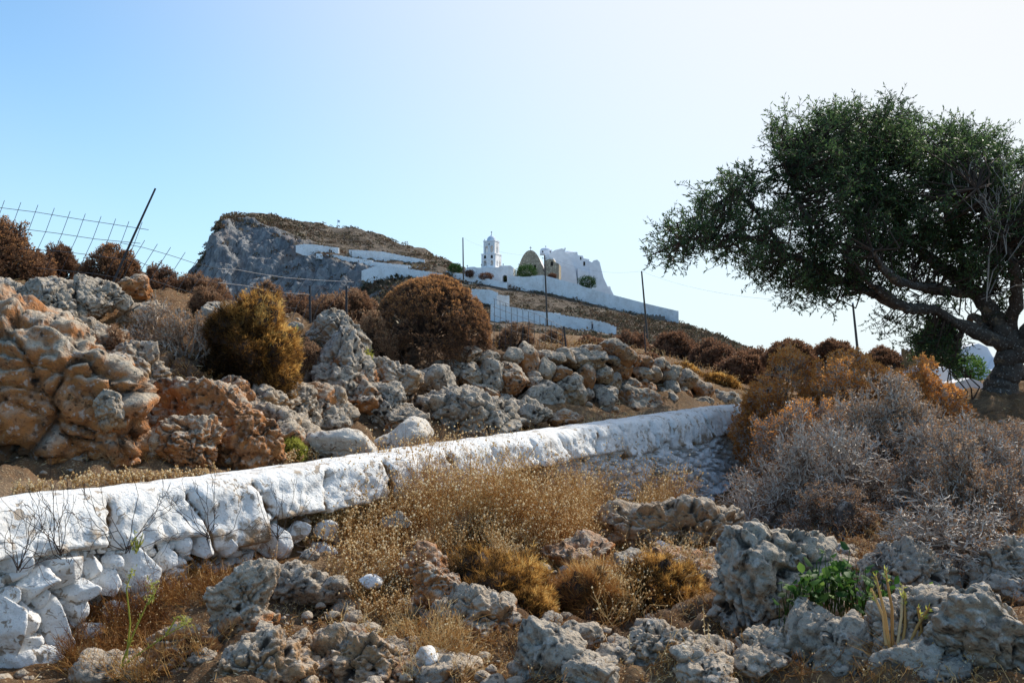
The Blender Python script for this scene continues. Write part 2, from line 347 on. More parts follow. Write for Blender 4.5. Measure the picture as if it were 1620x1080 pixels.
# ------------------------------------------------------------ the hill with its cliff (profiles per pixel column)
HK = {-1500:[(52,560),(120,560),(250,560),(280,555),(300,550),(330,545)], 200:[(52,522),(150,525),(250,520),(280,516),(300,512),(330,508)], 296:[(52,526),(140,520),(268,500),(278,486),(284,474),(292,464)],
 306:[(52,526),(140,518),(262,490),(276,462),(282,446),(290,436)], 325:[(52,526),(140,515),(260,487),(274,435),(281,412),(289,399)], 338:[(52,525),(135,513),(260,485),(275,408),(283,383),(292,368)],
 343:[(52,525),(135,512),(260,484),(276,400),(284,370),(294,352)], 356:[(52,524),(130,511),(260,483),(277,395),(288,354),(300,341)], 375:[(52,523),(130,510),(261,482),(279,410),(294,350),(312,337.5)],
 400:[(52,522),(125,510),(260,481),(275,413),(296,352),(318,338)], 430:[(52,521),(120,510),(257,481),(272,418),(289,366),(325,342.5)], 470:[(52,521),(120,508),(254,481),(266,425),(278,388),(330,350.5)],
 520:[(52,521),(120,505),(245,483),(256,442),(266,408),(330,355)], 560:[(52,522),(115,503),(235,482),(246,452),(256,424),(326,359.5)], 600:[(52,523),(110,503),(225,478),(236,452),(247,432),(318,371)],
 640:[(52,524),(105,505),(210,482),(226,452),(242,430),(310,385)], 680:[(52,525),(100,508),(200,486),(220,455),(240,426),(300,400)], 735:[(52,526),(98,512),(180,502),(206,470),(235,442),(280,427)],
 800:[(52,526),(97,520),(165,512),(196,480),(230,450),(265,436)], 870:[(52,530),(95,525),(160,517),(190,492),(222,464),(260,447)], 940:[(52,534),(95,530),(160,526),(186,503),(215,480),(245,466)],
 1000:[(52,543),(95,540),(155,534),(180,516),(205,494),(230,480)], 1073:[(52,552),(95,549),(150,543),(170,531),(192,516),(205,508)], 1110:[(52,559),(95,556),(148,550),(164,541),(178,530),(190,523)],
 1150:[(52,567),(95,564),(146,560),(158,552),(168,544),(178,537)], 1200:[(53,580),(95,577),(140,574),(150,570),(160,566),(170,560)], 1300:[(54,592),(95,588),(140,584),(150,582),(160,580),(170,578)], 1700:[(54,603),(95,602),(140,600),(150,600),(160,600),(170,600)], 3500:[(54,603),(95,602),(140,600),(150,600),(160,600),(170,600)]}
hk = np.array(sorted(HK)); HR = np.array([HK[k] + [(HK[k][-1][0] + 60, HK[k][-1][1] + 45), (HK[k][-1][0] + 300, HK[k][-1][1] + 80)] for k in hk], float)
def hill_profile(px):
    return np.stack([np.interp(px, hk, HR[:, j, 0]) for j in range(8)], -1), np.stack([np.interp(px, hk, HR[:, j, 1]) for j in range(8)], -1)
def hill_at(px, py):
    """hill point seen at pixel"""
    d, y = hill_profile(px); 
    for j in range(0, 5):
        if (y[j] - py) * (y[j + 1] - py) <= 0 and y[j] != y[j + 1]:
            t = (y[j] - py) / (y[j] - y[j + 1]); return P(px, py, d[j] + t * (d[j + 1] - d[j]))
    return P(px, py, d[5] if py < y[5] else d[0])
hc = np.concatenate([np.linspace(-1500, 200, 50)[:-1], np.linspace(200, 1260, 640), np.linspace(1260, 3500, 60)[1:]])
tt = np.concatenate([np.linspace(0, 1, 24)[:-1], np.linspace(1, 2, 46)[:-1], np.linspace(2, 5, 230)[:-1], np.linspace(5, 6, 20)[:-1], np.linspace(6, 7, 6)])
D8, Y8 = hill_profile(hc); HD = np.stack([np.interp(tt, range(8), D8[i]) for i in range(len(hc))], 1); HY = np.stack([np.interp(tt, range(8), Y8[i]) for i in range(len(hc))], 1)
HY = HY + 0; HXX = np.broadcast_to(hc[None], HD.shape); V = P(HXX, HY, HD).reshape(-1, 3)
Fh = gridfaces(len(tt), len(hc)); nrm = vnormals(V, Fh); nrm *= np.sign(nrm[:, 2:3] + 1e-6) * 1.0
tcol = np.repeat(tt, len(hc)); pxc = HXX.ravel()
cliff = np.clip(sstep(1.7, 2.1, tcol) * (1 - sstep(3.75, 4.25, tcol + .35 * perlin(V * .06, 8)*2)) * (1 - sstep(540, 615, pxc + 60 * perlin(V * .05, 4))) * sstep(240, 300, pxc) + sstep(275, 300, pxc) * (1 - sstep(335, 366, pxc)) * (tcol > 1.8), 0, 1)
st = V * [.16, .16, .05]; nse = fbm(st, 5, 31) * 3.4 + (ridged(V * [.3, .3, .10], 4, 5) - .6) * 1.3
far = sstep(60, 120, V[:, 1])
V = V + nrm * (nse * .68 * cliff * sstep(1.9, 2.2, tcol) * (1 - sstep(4.5, 5, tcol)))[:, None]
V[:, 2] += (1 - cliff) * far * (fbm(V * .08, 5, 77) * 1.5) * (1 - .7 * sstep(700, 800, pxc))
V[:, 2] -= .5 * (1 - far)
m, nt = new_mat('hill_ground'); w = N(nt); p = geo_coord(w)
n1 = w.noise(.05, 6, .65, p); n2 = w.noise(.35, 6, .7, p); n3 = w.noise(1.1, 5, .7, p)
sc_ = w.n('ShaderNodeVectorMath', operation='MULTIPLY'); w.link(p, sc_.inputs[0]); sc_.inputs[1].default_value = (1, 1, .28); nv = w.noise(.32, 9, .72, sc_.outputs[0], .7)
nv2 = w.noise(.9, 6, .7, sc_.outputs[0], .3)
cl = w.cramp(nv, [(.32, (.14, .145, .155)), (.46, (.26, .265, .275)), (.56, (.38, .38, .38)), (.7, (.52, .50, .48))])  # cliff pale and cool: distance haze painted into its colour
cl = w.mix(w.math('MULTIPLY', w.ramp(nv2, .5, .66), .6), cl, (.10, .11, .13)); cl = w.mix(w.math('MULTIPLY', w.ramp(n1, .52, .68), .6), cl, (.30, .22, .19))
sl = w.cramp(n2, [(.36, (.09, .075, .062)), (.5, (.17, .135, .105)), (.66, (.28, .23, .18))]); sl = w.mix(w.math('MULTIPLY', w.ramp(n3, .48, .62), .7), sl, (.07, .06, .045))  # slope tones lifted and greyed, haze painted in here too
sl = w.mix(w.math('MULTIPLY', w.ramp(n1, .45, .6), .4), sl, (.34, .29, .24))
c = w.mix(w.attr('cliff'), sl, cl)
hb = w.bump(w.math('ADD', nv, w.math('MULTIPLY', nv2, .5)), 1, 2.2); w.out(w.diff(c, .95, hb, .08))
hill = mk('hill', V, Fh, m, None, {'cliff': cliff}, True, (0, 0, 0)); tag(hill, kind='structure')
# sea sheet to the horizon
sm = mat_simple('sea_water', (.05, .13, .2), .25, .2, .01, .2)
sea = MB(); sea.add([[-9000, -3000, -55], [9000, -3000, -55], [9000, 12000, -55], [-9000, 12000, -55]], [[0, 1, 2, 3]]); tag(sea.build('sea', sm, loc=(0, 0, -55)), kind='structure')
# ------------------------------------------------------------ whitewashed parapet wall: coping, face, single stones
def mat_white(name, wash=(.80, .80, .79), brown=(.20, .12, .06), keep=1.0):
    m, nt = new_mat(name); w = N(nt); p = geo_coord(w); n2 = w.noise(7, 6, .65, p); n3 = w.noise(45, 5, .65, p); n1 = w.noise(2.2, 5, .6, p); cav = w.attr('cav'); dirt = w.attr('dirt')
    c = w.mix(w.math('MULTIPLY', w.ramp(n1, .45, .72), .5), wash, (.58, .53, .47))
    c = w.mix(w.ramp(w.math('ADD', n2, w.math('MULTIPLY', dirt, .35)), .60, .74), c, (.45, .36, .27))
    c = w.mix(w.math('MULTIPLY', w.ramp(n3, .60, .68), .8), c, (.30, .25, .21))
    c = w.mix(w.ramp(w.math('ADD', w.math('ADD', cav, dirt), w.math('MULTIPLY', w.math('SUBTRACT', n2, .5), .9)), .42, .8), c, brown)
    c = w.mix(w.ramp(cav, .75, 1.0), c, (.04, .03, .022))
    fl = w.noise(16, 4, .5, p, .8); c = w.mix(w.math('MULTIPLY', w.ramp(fl, .57, .60), w.ramp(n1, .44, .56)), c, (.42, .35, .28))
    h = w.math('ADD', n2, w.math('MULTIPLY', n3, .5)); h = w.math('SUBTRACT', h, w.math('MULTIPLY', w.ramp(fl, .60, .635), .25)); w.out(w.diff(c, .9, w.bump(h, .85, .03), .12)); return m
M_white = mat_white('whitewash')
WL, WS = smooth_line(WX[:-1], .02, 41)          # dense, smooth parapet line
keepw = (WL[:, 1] > 1.0) & (WL[:, 1] < 17.5); WL = WL[keepw]; WS = WS[keepw] - WS[keepw][0]
WT = norm(np.gradient(WL[:, :2], axis=0)); WN = np.stack([WT[:, 1], -WT[:, 0]], 1)          # outward normal (towards the camera side)
def wall_px(px):   # index of the wall line at photo column px
    u, v = unP(WL); return int(np.argmin(np.abs(u - px)))
whitewall = empty('parapet_wall', WL[len(WL) // 2] * [1, 1, 0] + [0, 0, float(ground_z(*WL[len(WL) // 2][:2]))], 'long whitewashed stone parapet wall edging the path across the slope', 'wall')
# coping cross-section: (offset outwards, height above line)
prof = [(-.30, -.20), (-.30, .0), (-.29, .012)] + [(o, .014) for o in np.linspace(-.26, -.03, 10)] + [(.0, .008), (.03, -.012), (.055, -.04)] + [(.065 + .006 * i, -.05 - .022 * i) for i in range(1, 12)] + [(.10, -.31), (.02, -.33), (-.1, -.33)]
prof = np.array(prof); nP = len(prof); cr_s = []; s0 = .1
ii = np.arange(len(WL))
while s0 < WS[-1]: cr_s.append(s0); s0 += rng.uniform(.28, .75)
cr_s = np.array(cr_s); slant = rng.uniform(-.5, .5, len(cr_s)); depthc = rng.uniform(.3, 1, len(cr_s))
O = prof[None, :, 0] + np.zeros((len(WL), 1)); Hh = prof[None, :, 1] + np.zeros((len(WL), 1))
Sg = WS[:, None] + np.zeros_like(O)
wob = perlin(np.stack([Sg.ravel() * 6, Hh.ravel() * 9, O.ravel() * 5], 1), 5).reshape(O.shape) * .03
cd = np.full(O.shape, 9.0); amp = np.zeros(O.shape); bid = np.zeros(O.shape)
for k_, s0 in enumerate(cr_s):
    dd = np.abs(Sg + wob - s0 - slant[k_] * (Hh + .15)); m_ = dd < cd; cd = np.where(m_, dd, cd); amp = np.where(m_, depthc[k_], amp)
bid = np.searchsorted(cr_s, Sg[:, 0]); lowb = rng.uniform(-.10, .07, len(cr_s) + 2)[bid][:, None]; bulk = rng.uniform(-.02, .045, len(cr_s) + 2)[bid][:, None]
side = sstep(-.0, -.06, Hh) * (O > -.05); Hh = Hh + np.where(Hh < -.12, lowb * sstep(-.12, -.3, Hh), 0)
crack = np.exp(-(cd / (.013 + .012 * (fbm(np.stack([Sg.ravel() * 9, Hh.ravel() * 14, O.ravel() * 3], 1), 2, 33).reshape(O.shape) > .1))) ** 2) * amp * side; rnd = np.exp(-(cd / .06) ** 2) * side
Q = np.stack([Sg.ravel() * 4, Hh.ravel() * 4, O.ravel() * 4], 1); fb = fbm(Q, 5, 40).reshape(O.shape); fb2 = fbm(Q * 4, 4, 60).reshape(O.shape)
off = side * (fb * .042 + fb2 * .022 + bulk * .8) - crack * .10 - rnd * .014 + (1 - side) * fb2 * .004
O2 = O + off; H2 = Hh + (1 - side) * (fb * .010 + fb2 * .003) - rnd * .01
V = np.stack([WL[:, None, 0] + WN[:, None, 0] * O2, WL[:, None, 1] + WN[:, None, 1] * O2, WL[:, None, 2] + H2], -1).reshape(-1, 3)
mk('coping', V, gridfaces(len(WL), nP), M_white, whitewall, {'cav': np.clip(crack * 1.3, 0, 1).ravel(), 'dirt': (side * sstep(-.18, -.34, Hh) * .42 + np.clip(fb, 0, 1) * .3 * side + .04).ravel()})
# face below the coping: rubble stones under whitewash
nv_ = 80; vv = np.linspace(0, 1, nv_); sub = np.arange(0, len(WL), 1)
gz = ground_z(WL[:, 0] + WN[:, 0] * .35, WL[:, 1] + WN[:, 1] * .35) - .22
top = WL[:, 2] - .24; Hf = top[:, None] * (1 - vv) + gz[:, None] * vv; batter = (top[:, None] - Hf) * (.14 + .16 * sstep(800, 1000, unP(WL)[0]))[:, None]
Q = np.stack([np.repeat(WS, nv_), Hf.ravel(), np.zeros(Hf.size)], 1); Qw = Q + np.stack([perlin(Q * 5, 71), perlin(Q * 5, 72), 0 * Q[:, 0]], 1) * .07
uw, _v = unP(WL); rpx = np.repeat(uw, nv_)
f1, f2, cid = worley(Qw * [6.2, 9.5, 0] + [0, 0, .5], 3); g1, g2, cid2 = worley(Qw * [11, 15, 0] + [0, 0, .5], 8)
e1 = f2 - f1; e2 = g2 - g1; small = sstep(.45, .55, cid); e = np.where(cid > .5, np.minimum(e1, e2 * .8), e1)
bul = sstep(0, .35, e); gap = 1 - sstep(.02, .16, e)
fb = fbm(Q * [5, 5, 5], 4, 90); dirtz = sstep(300, 520, rpx) * (1 - sstep(780, 960, rpx)) * .55 - .12 * sstep(880, 1000, rpx)
dz = Hf.ravel()
off = -.07 + bul * (.05 + .05 * cid) + fb * .03 + batter.ravel() - gap * .03 + .10 * sstep(860, 980, rpx)
gapvis = gap * (1 - .45 * sstep(900, 1000, rpx)) * sstep(.10, .5, np.clip(fbm(Q * 2.2, 3, 55) + .42, 0, 1))
V = np.stack([np.repeat(WL[:, 0], nv_) + np.repeat(WN[:, 0], nv_) * off, np.repeat(WL[:, 1], nv_) + np.repeat(WN[:, 1], nv_) * off, dz], 1)
mk('wall_face', V, gridfaces(len(WL), nv_), M_white, whitewall, {'cav': np.clip(gapvis, 0, 1), 'dirt': np.clip(dirtz + (cid2 > .9) * .35 + fb * .2, -.2, .9)})
# ------------------------------------------------------------ rock builder
_ico = {}
def ico(sub):
    if sub not in _ico:
        bm = bmesh.new(); bmesh.ops.create_icosphere(bm, subdivisions=sub, radius=1); _ico[sub] = (np.array([v.co[:] for v in bm.verts]), np.array([[v.index for v in f.verts] for f in bm.faces])); bm.free()
    v, f = _ico[sub]; return norm(v.copy()), f
def rock_verts(size, seed, sub=5, planes=16, sharp=14, rough=.10, pits=0., crev=.0, tilt=0., yaw=None, detail=1.0):
    r = np.random.default_rng(seed); v, f = ico(sub); nrm_ = norm(r.normal(size=(planes, 3)) + 0.0); hk_ = r.uniform(.74, 1.0, planes)
    dt = np.clip(v @ nrm_.T, .02, None); rad = (( (dt / hk_) ** sharp).sum(1)) ** (-1 / sharp); rad = np.minimum(rad, 1.25)
    p = v * rad[:, None]; p = p / (np.abs(p).max(0) + 1e-9) * (np.array(size) / 2)
    m_ = float(np.mean(size)); so = r.uniform(-50, 50, 3); q = p + so; n_ = norm(v / np.array(size))
    a = fbm(q * (1.6 / m_), 2, seed) * rough * m_ * 1.1 + (ridged(q * (5 / m_), 3, seed + 2) - .75) * rough * m_ * .25 + fbm(q * (9 / m_) * detail, 4, seed + 5) * rough * m_ * .35
    cav = np.zeros(len(p))
    if crev > 0:
        w1, w2, wi = worley(q * (1.7 / m_) + fbm(q * (2.2 / m_), 3, seed + 8)[:, None] * .55, seed + 2); g = 1 - sstep(0, .10, w2 - w1); a += (wi - .5) * crev * m_ * .15 - g * crev * m_ * .05; cav = np.maximum(cav, g * .8 * min(1, crev))
        u1, u2, ui = worley(q * (4.2 / m_) + fbm(q * (4 / m_), 2, seed + 18)[:, None] * .35, seed + 22); g2 = 1 - sstep(0, .12, u2 - u1); a += (ui - .5) * crev * m_ * .055 - g2 * crev * m_ * .022; cav = np.maximum(cav, g2 * .45 * min(1, crev))
        lay = perlin(np.stack([q[:, 0] * .8, q[:, 1] * .8, q[:, 2] * 5 + q[:, 0] * 1.5], 1) / m_ * 1.5, seed + 9); g = 1 - sstep(0, .09, np.abs(lay)); a -= g * crev * m_ * .035; cav = np.maximum(cav, g * .4 * min(1, crev))
    if pits > 0:
        sc = max(5.5 / m_, 3.2); mask = sstep(-.1, .35, perlin(q * (3. / m_), seed + 3))
        for kx, am in ((1, 1.), (2.3, .45)):
            w1, w2, _ = worley(q * sc * kx + perlin(q * sc * kx * 1.2, seed + 4)[:, None] * .35, seed + 6 + int(kx)); g = (1 - sstep(.12, .42, w1)) * mask; a -= g * pits * .10 / sc * 3.4 * am * .5; cav = np.maximum(cav, g * 1.05)
    if size[0] > .35: cr_ = 1 - sstep(0, .05, np.abs(perlin(q * (2.4 / m_) + fbm(q * (6 / m_), 2, seed + 31)[:, None] * .12, seed + 30))); a -= cr_ * .05 * m_ * (.3 + crev); cav = np.maximum(cav, cr_ * .8); a += fbm(q * 13, 3, seed + 33) * .012 + ridged(q * 27, 2, seed + 34) * .004
    hf = fbm(q * (22 / m_) * detail, 3, seed + 11); a += hf * rough * m_ * .10; cav = np.clip(np.maximum(cav, sstep(.35, .85, -hf) * .35), 0, 1)
    p = p + n_ * a[:, None]
    if tilt: c_, s_ = math.cos(tilt), math.sin(tilt); p = p @ np.array([[c_, 0, -s_], [0, 1, 0], [s_, 0, c_]])
    return p, f, cav
M_rock_grey = mat_rock('limestone_grey', (.47, .405, .325), (.40, .28, .18), warmth=.10, lich=.55)
M_rock_warm = mat_rock('limestone_ochre', (.48, .41, .32), (.46, .185, .058), warmth=.66, lich=.4)
M_rock_mix = mat_rock('limestone_mixed', (.48, .40, .31), (.43, .25, .12), warmth=.30, lich=.5)
def rock(name, box, d, seed, mat, label=None, cat='rock', parent=None, thick=.8, grow=1.06, group=None, tint=0., attrs_dirt=None, **kw):
    x0, x1, y0, y1 = box; wd_ = S(x1 - x0, d) * grow; ht = S(y1 - y0, d) * grow; dp = thick * wd_
    p, f, cav = rock_verts((wd_, dp, ht), seed, **kw); c = P((x0 + x1) / 2, (y0 + y1) / 2, d + dp * .15)
    at = {'cav': cav}
    if attrs_dirt is not None: at['dirt'] = np.full(len(cav), attrs_dirt) + sstep(.2, -.6, p[:, 2] / ht * 2) * .12
    o = mk(name, p + c, f, mat, parent, at, True, None if parent is not None else c - [0, 0, ht / 2])
    o['tint'] = float(tint)
    if parent is None: tag(o, label, cat, group)
    return o
# coping blocks & stones seen singly at the left end of the wall
def off_wall(px, extra): i = wall_px(px); return float(WL[i, 1] - extra)
blocks = [((-70,75,790,876),.0),((76,142,792,848),.0),((146,232,792,842),.0),((229,305,784,842),.0),((306,380,776,822),0),((378,464,766,824),0),((466,524,757,806),0)]
for i, (b, e) in enumerate(blocks[:0]):
    rock('coping_block', b, off_wall((b[0] + b[2 - 1]) / 2, .02), 900 + i, M_white, parent=whitewall, thick=.26, grow=1.05, sub=5, planes=12, sharp=26, rough=.03, attrs_dirt=.03, detail=1)
stones = [(-8,50,876,908),(2,84,908,944),(53,121,880,924),(-30,38,953,1032),(6,56,950,1004),(52,104,950,1034),(-20,94,1027,1095),(192,244,873,929),(116,154,877,911),(80,148,917,948),(96,134,943,981),(103,154,843,871),(173,214,843,864),(-12,30,930,954),(43,76,932,958),
 (410,458,826,874),(143,188,1010,1052),(490,534,860,908),(500,532,826,852),(330,372,843,874),(243,278,867,901),(120,165,985,1020),(60,100,862,884),(213,240,846,868),(276,300,850,872),(452,488,828,850),(0,40,905,918),(150,190,905,940),(20,62,1003,1030),(104,140,1030,1060),(160,192,880,904),(205,250,935,965),(160,200,955,990),(300,332,850,880),(372,412,838,866),(30,60,862,880)]
for i, b in enumerate(stones):
    dirty = -.05 if b[0] < 200 else .12
    px_ = (b[0] + b[1]) / 2; i_ = wall_px(px_); drop = (float(np.mean(b[2:])) - float(unP(WL[i_])[1])) / F * WL[i_, 1]
    rock('stone', b, off_wall(px_, .05 + drop * .13), 950 + i, M_white, parent=whitewall, thick=.5, grow=1.34, sub=5, planes=9, sharp=40, rough=.035, crev=.12, tilt=float(rng.uniform(-.35, .35)), attrs_dirt=dirty)
r_s = np.random.default_rng(8); placed = [b for b in stones]; nadd = 0
for _ in range(3000):
    if nadd >= 48: break
    x = r_s.uniform(-8, 290); y = r_s.uniform(846, 1075) if x < 110 else r_s.uniform(846, 940); s_ = r_s.uniform(12, 24)
    if any(abs(x - (b[0] + b[1]) / 2) < (b[1] - b[0]) * .42 + s_ * .25 and abs(y - (b[2] + b[3]) / 2) < (b[3] - b[2]) * .42 + s_ * .25 for b in placed): continue
    b = (x - s_ * .6, x + s_ * .6, y - s_ * .42, y + s_ * .42); placed.append(b); i_ = wall_px(x); drop = (y - float(unP(WL[i_])[1])) / F * WL[i_, 1]; nadd += 1
    rock('stone', b, off_wall(x, .02 + drop * .13), 1200 + nadd, M_white, parent=whitewall, thick=.8, grow=1.2, sub=3, planes=9, sharp=30, rough=.05, attrs_dirt=.10 + .1 * (x > 150))
# stones in the broken right part
for i, b in enumerate([(1150,1215,680,712),(1118,1160,668,690),(1136,1178,712,736),(1060,1096,690,716),(1196,1235,700,724),(1080,1112,716,738),(1172,1200,742,764),(1108,1140,742,766),(1036,1060,700,722),(1200,1232,760,786)]):
    i_ = wall_px((b[0] + b[1]) / 2); rock('stone', b, float(WL[i_, 1]) - .12 - .05 * (i % 2), 1050 + i, M_white, parent=whitewall, thick=.7, grow=1.05, sub=4, planes=12, rough=.06, attrs_dirt=.04 + .16 * (i < 2))
G, WR, MX = M_rock_grey, M_rock_warm, M_rock_mix
big = dict(sub=6, planes=16, sharp=16, rough=.11, pits=.9, crev=.7, grow=1.26)
med = dict(sub=5, planes=14, sharp=18, rough=.09, pits=.45, crev=.7, grow=1.18)
sml = dict(sub=5, planes=12, sharp=20, rough=.07, pits=.2, crev=.35, grow=1.1)
# (label, box, d, mat, preset, extra)
ROCKS = [
 ('huge pitted ochre outcrop with grey top at the left edge above the path', (-150,200,494,790), 6.1, WR, big, dict(thick=.55, planes=13, sharp=12, crev=.9, tint=.05)),
 ('knobbly pale lump sticking out of the huge ochre outcrop towards the dark cleft', (150,196,612,676), 5.9, MX, med, {}),
 ('rough grey-brown slab leaning above the cleft, right of the huge ochre outcrop', (150,258,545,660), 7.1, MX, big, dict(thick=.7, tilt=.4)),
 ('broad pitted ochre rock with pale crest in the middle of the left bank', (222,410,600,735), 6.8, WR, big, dict(thick=.6, tilt=.25, crev=.4)),
 ('rusty orange rock below the yellow cushion bush, beside the pitted ochre rock', (340,450,650,752), 6.75, WR, big, dict(thick=.6, tint=.2, tilt=.5)),
 ('low pitted tan rock with holes standing beside the path under the left bank', (215,262,682,738), 6.3, MX, med, {}),
 ('tan pitted boulder at the foot of the dark cleft beside the path', (143,205,672,742), 6.05, WR, med, dict(tilt=-.3)),
 ('lumpy ochre boulder with dark hollows low in the left bank by the path', (256,352,668,750), 6.4, WR, big, dict(thick=.6)),
 ('wide flat grey ledge running under the yellow cushion bush', (305,460,605,668), 7.7, MX, big, dict(thick=.9, planes=20)),
 ('furrowed grey rock with vertical ribs right of the yellow cushion bush', (430,500,610,700), 8.0, MX, big, {}),
 ('small grey lump at the foot of the ribbed rock near the green moss', (425,472,668,702), 7.3, G, med, {}),
 ('flat grey boulder at the skyline near the leaning fence rod', (42,122,436,512), 8.3, G, med, dict(tilt=.35)),
 ('pale rounded boulder on the left skyline under the rusty bushes', (0,62,458,500), 8.1, G, med, {}),
 ('large grey weathered boulder descending from the left skyline', (38,120,452,518), 8.0, G, big, dict(tilt=.5)),
 ('blocky grey boulder overhanging a black hollow on the left skyline', (112,190,446,508), 8.2, G, big, {}),
 ('small round pale stone right of the blocky overhanging boulder', (182,210,466,496), 8.3, G, sml, {}),
 ('smooth orange-tan boulder beside the foot of the leaning fence rod', (177,246,437,482), 8.9, WR, sml, dict(tint=.15)),
 ('brown shaded rock beneath the orange-tan boulder', (180,260,482,540), 8.4, MX, med, {}),
 ('grey streaked rock sloping down between the skyline boulders and the huge outcrop', (60,140,500,580), 7.3, MX, big, dict(tilt=.6)),
 ('grey slab at the left edge below the skyline boulders', (-40,60,488,545), 7.3, G, med, {}),
 ('angular dark-faced grey rock left of the yellow cushion bush top', (318,372,476,520), 8.5, G, sml, {}),
 ('rounded grey boulder with a brown hollow behind the verge, between two rust bushes', (480,578,490,562), 10.1, G, big, dict(tilt=.2)),
 ('small tan stone left of the hollowed grey boulder', (443,480,508,540), 9.6, MX, sml, {}),
 ('tall craggy grey outcrop with lichen in the centre-left of the bank', (500,590,540,690), 8.9, G, big, dict(thick=.8)),
 ('blocky tan boulder at the bottom of the centre-left bank', (505,560,615,690), 8.3, MX, med, {}),
 ('pitted olive-grey rock with a black cleft beside it, low in the bank', (560,632,600,686), 8.7, G, big, {}),
 ('heavy ochre boulder with drooping nose in the centre of the bank', (586,658,568,662), 9.4, MX, big, dict(tilt=.5)),
 ('slanting grey rock under the hollowed boulder, top of the centre-left outcrop', (548,612,560,640), 9.5, G, med, dict(tilt=.7)),
 ('low brown crumbly rock resting just above the white painted rock', (612,676,648,680), 8.6, MX, med, {}),
 ('wide whitish-grey boulder under the big round rusty bush', (648,728,572,640), 10.2, G, sml, {}),
 ('long low grey rock sloping to the path in the middle of the photo', (664,812,622,694), 9.2, G, big, dict(thick=.6, tilt=.15, pits=.2)),
 ('grey bedrock hump left of the dry stone wall foot', (790,880,636,672), 9.9, G, med, {}),
 ('dark reddish low rock at the path edge below the dry stone wall', (866,918,650,674), 10.1, WR, sml, {}),
]
for i, (lab, b, d, m_, pre, ex) in enumerate(ROCKS):
    rock('boulder', b, d, 100 + i, m_, lab, **{**pre, **ex})
M_worn = mat_white('worn_whitewash', (.62, .57, .50))
# whitewashed bedrock beside the path
rock('painted_rock', (476,602,682,728), 7.35, 211, M_worn, 'long whitewashed bedrock hump beside the path, left of its larger twin', sub=5, planes=12, sharp=7, rough=.07, thick=.7, attrs_dirt=.06, tilt=-.02)
rock('painted_rock', (596,696,664,722), 7.9, 212, M_worn, 'wedge-shaped whitewashed bedrock beside the path, right of the long low one', sub=5, planes=12, sharp=8, rough=.07, thick=.7, attrs_dirt=-.02, tilt=-.1)
# foreground
FG = [
 ('long flat-topped tan and grey rock below the white wall, right of the dry grass', (966,1164,794,872), 6.6, MX, big, dict(thick=.6, tilt=-.04, planes=18)),
 ('big grey pitted boulder in the right foreground beside the green leafy plant', (1118,1308,822,1036), 5.0, G, big, dict(thick=.7, tilt=.25, lich=1)),
 ('grey-brown block under the green leafy plant', (1248,1348,962,1062), 4.6, G, med, {}),
 ('two-lobed pale grey stone at the bottom right, left of the thick stalks', (1284,1400,980,1090), 4.3, G, med, dict(tilt=-.5)),
 ('small light stone sitting on the two-lobed pale grey stone', (1345,1395,982,1020), 4.35, G, sml, {}),
 ('dark grey boulder behind the thick stalks at the right', (1375,1500,868,965), 5.1, G, big, {}),
 ('large grey lichen-speckled boulder in the bottom right corner', (1478,1640,935,1110), 4.5, G, big, dict(thick=.7, tilt=.3)),
 ('low grey rock between the thick stalks and the corner boulder', (1470,1545,1040,1100), 4.0, G, med, {}),
 ('pointed pale pitted rock at the bottom centre', (816,930,998,1100), 3.95, G, med, dict(tilt=.4, pits=1.)),
 ('knobbly ochre and grey rock at the bottom left, right of the white stones', (232,345,1000,1100), 4.0, WR, big, {}),
 ('pitted brown rock at the bottom left between its two knobbly neighbours', (335,485,1005,1110), 4.0, MX, big, {}),
 ('wide grey-gold pitted rock at the bottom, left of the fallen white stones', (480,676,1000,1110), 4.0, MX, big, dict(thick=.6)),
 ('rough grey rock standing upright beneath the tufts in the lower left', (338,424,895,1012), 4.7, G, big, {}),
 ('pale grey faceted rock with grass at its foot in the lower left', (418,515,888,968), 5.1, G, med, dict(tilt=.3)),
 ('flat grey rock half buried right of the pale faceted rock', (500,560,905,950), 5.1, G, med, {}),
 ('rounded grey and orange rock under the dry grass, lower centre-left', (632,706,868,950), 5.3, WR, med, {}),
 ('cracked orange-brown rock with grey cap, lower centre', (664,740,890,985), 5.1, WR, big, dict(tilt=-.4)),
 ('grey rock poking out of the dry flower stalks', (720,772,808,852), 6.1, G, sml, {}),
 ('small grey rock in the dry flower stalks, left of the centre', (604,650,808,842), 6.0, G, sml, {}),
 ('reddish-brown ledge with a flat top below the dry grass', (856,960,852,900), 6.0, WR, med, dict(thick=.9)),
 ('flat ochre ledge left of the big grey pitted boulder', (1010,1150,870,915), 5.9, WR, med, dict(thick=.8)),
 ('squared blue-grey stone under the ochre ledge', (964,1024,868,912), 5.6, G, sml, dict(planes=8, sharp=20)),
 ('rounded dark rock below the olive-gold cushion at the right of centre', (1000,1120,985,1060), 4.5, MX, big, {}),
 ('dim brown rock hidden under the central gold cushion', (700,830,935,1030), 4.5, MX, big, {}),
 ('rock in shade right of the pointed pale rock', (925,1030,1020,1100), 4.0, MX, med, {}),
 ('brown rock at the bottom between the pointed rock and the big grey boulder', (1060,1160,1010,1100), 4.1, MX, med, {}),
 ('grey broken rock at the bottom edge under the big pitted boulder', (1150,1220,1048,1100), 4.0, G, med, {}),
 ('dim grey boulder just behind the foot of the thick stalks', (1385,1500,945,1050), 4.5, G, big, {}),
 ('brownish broken rock in shadow under the big grey pitted boulder', (1170,1262,1000,1062), 4.5, MX, big, {}),
 ('brown rock wedged at the bottom edge left of the two-lobed pale grey stone', (1215,1300,1045,1110), 3.95, MX, med, {}),
 ('grey boulder in the shade of the bare shrub at the right edge', (1545,1640,860,945), 5.4, G, big, {}),
]
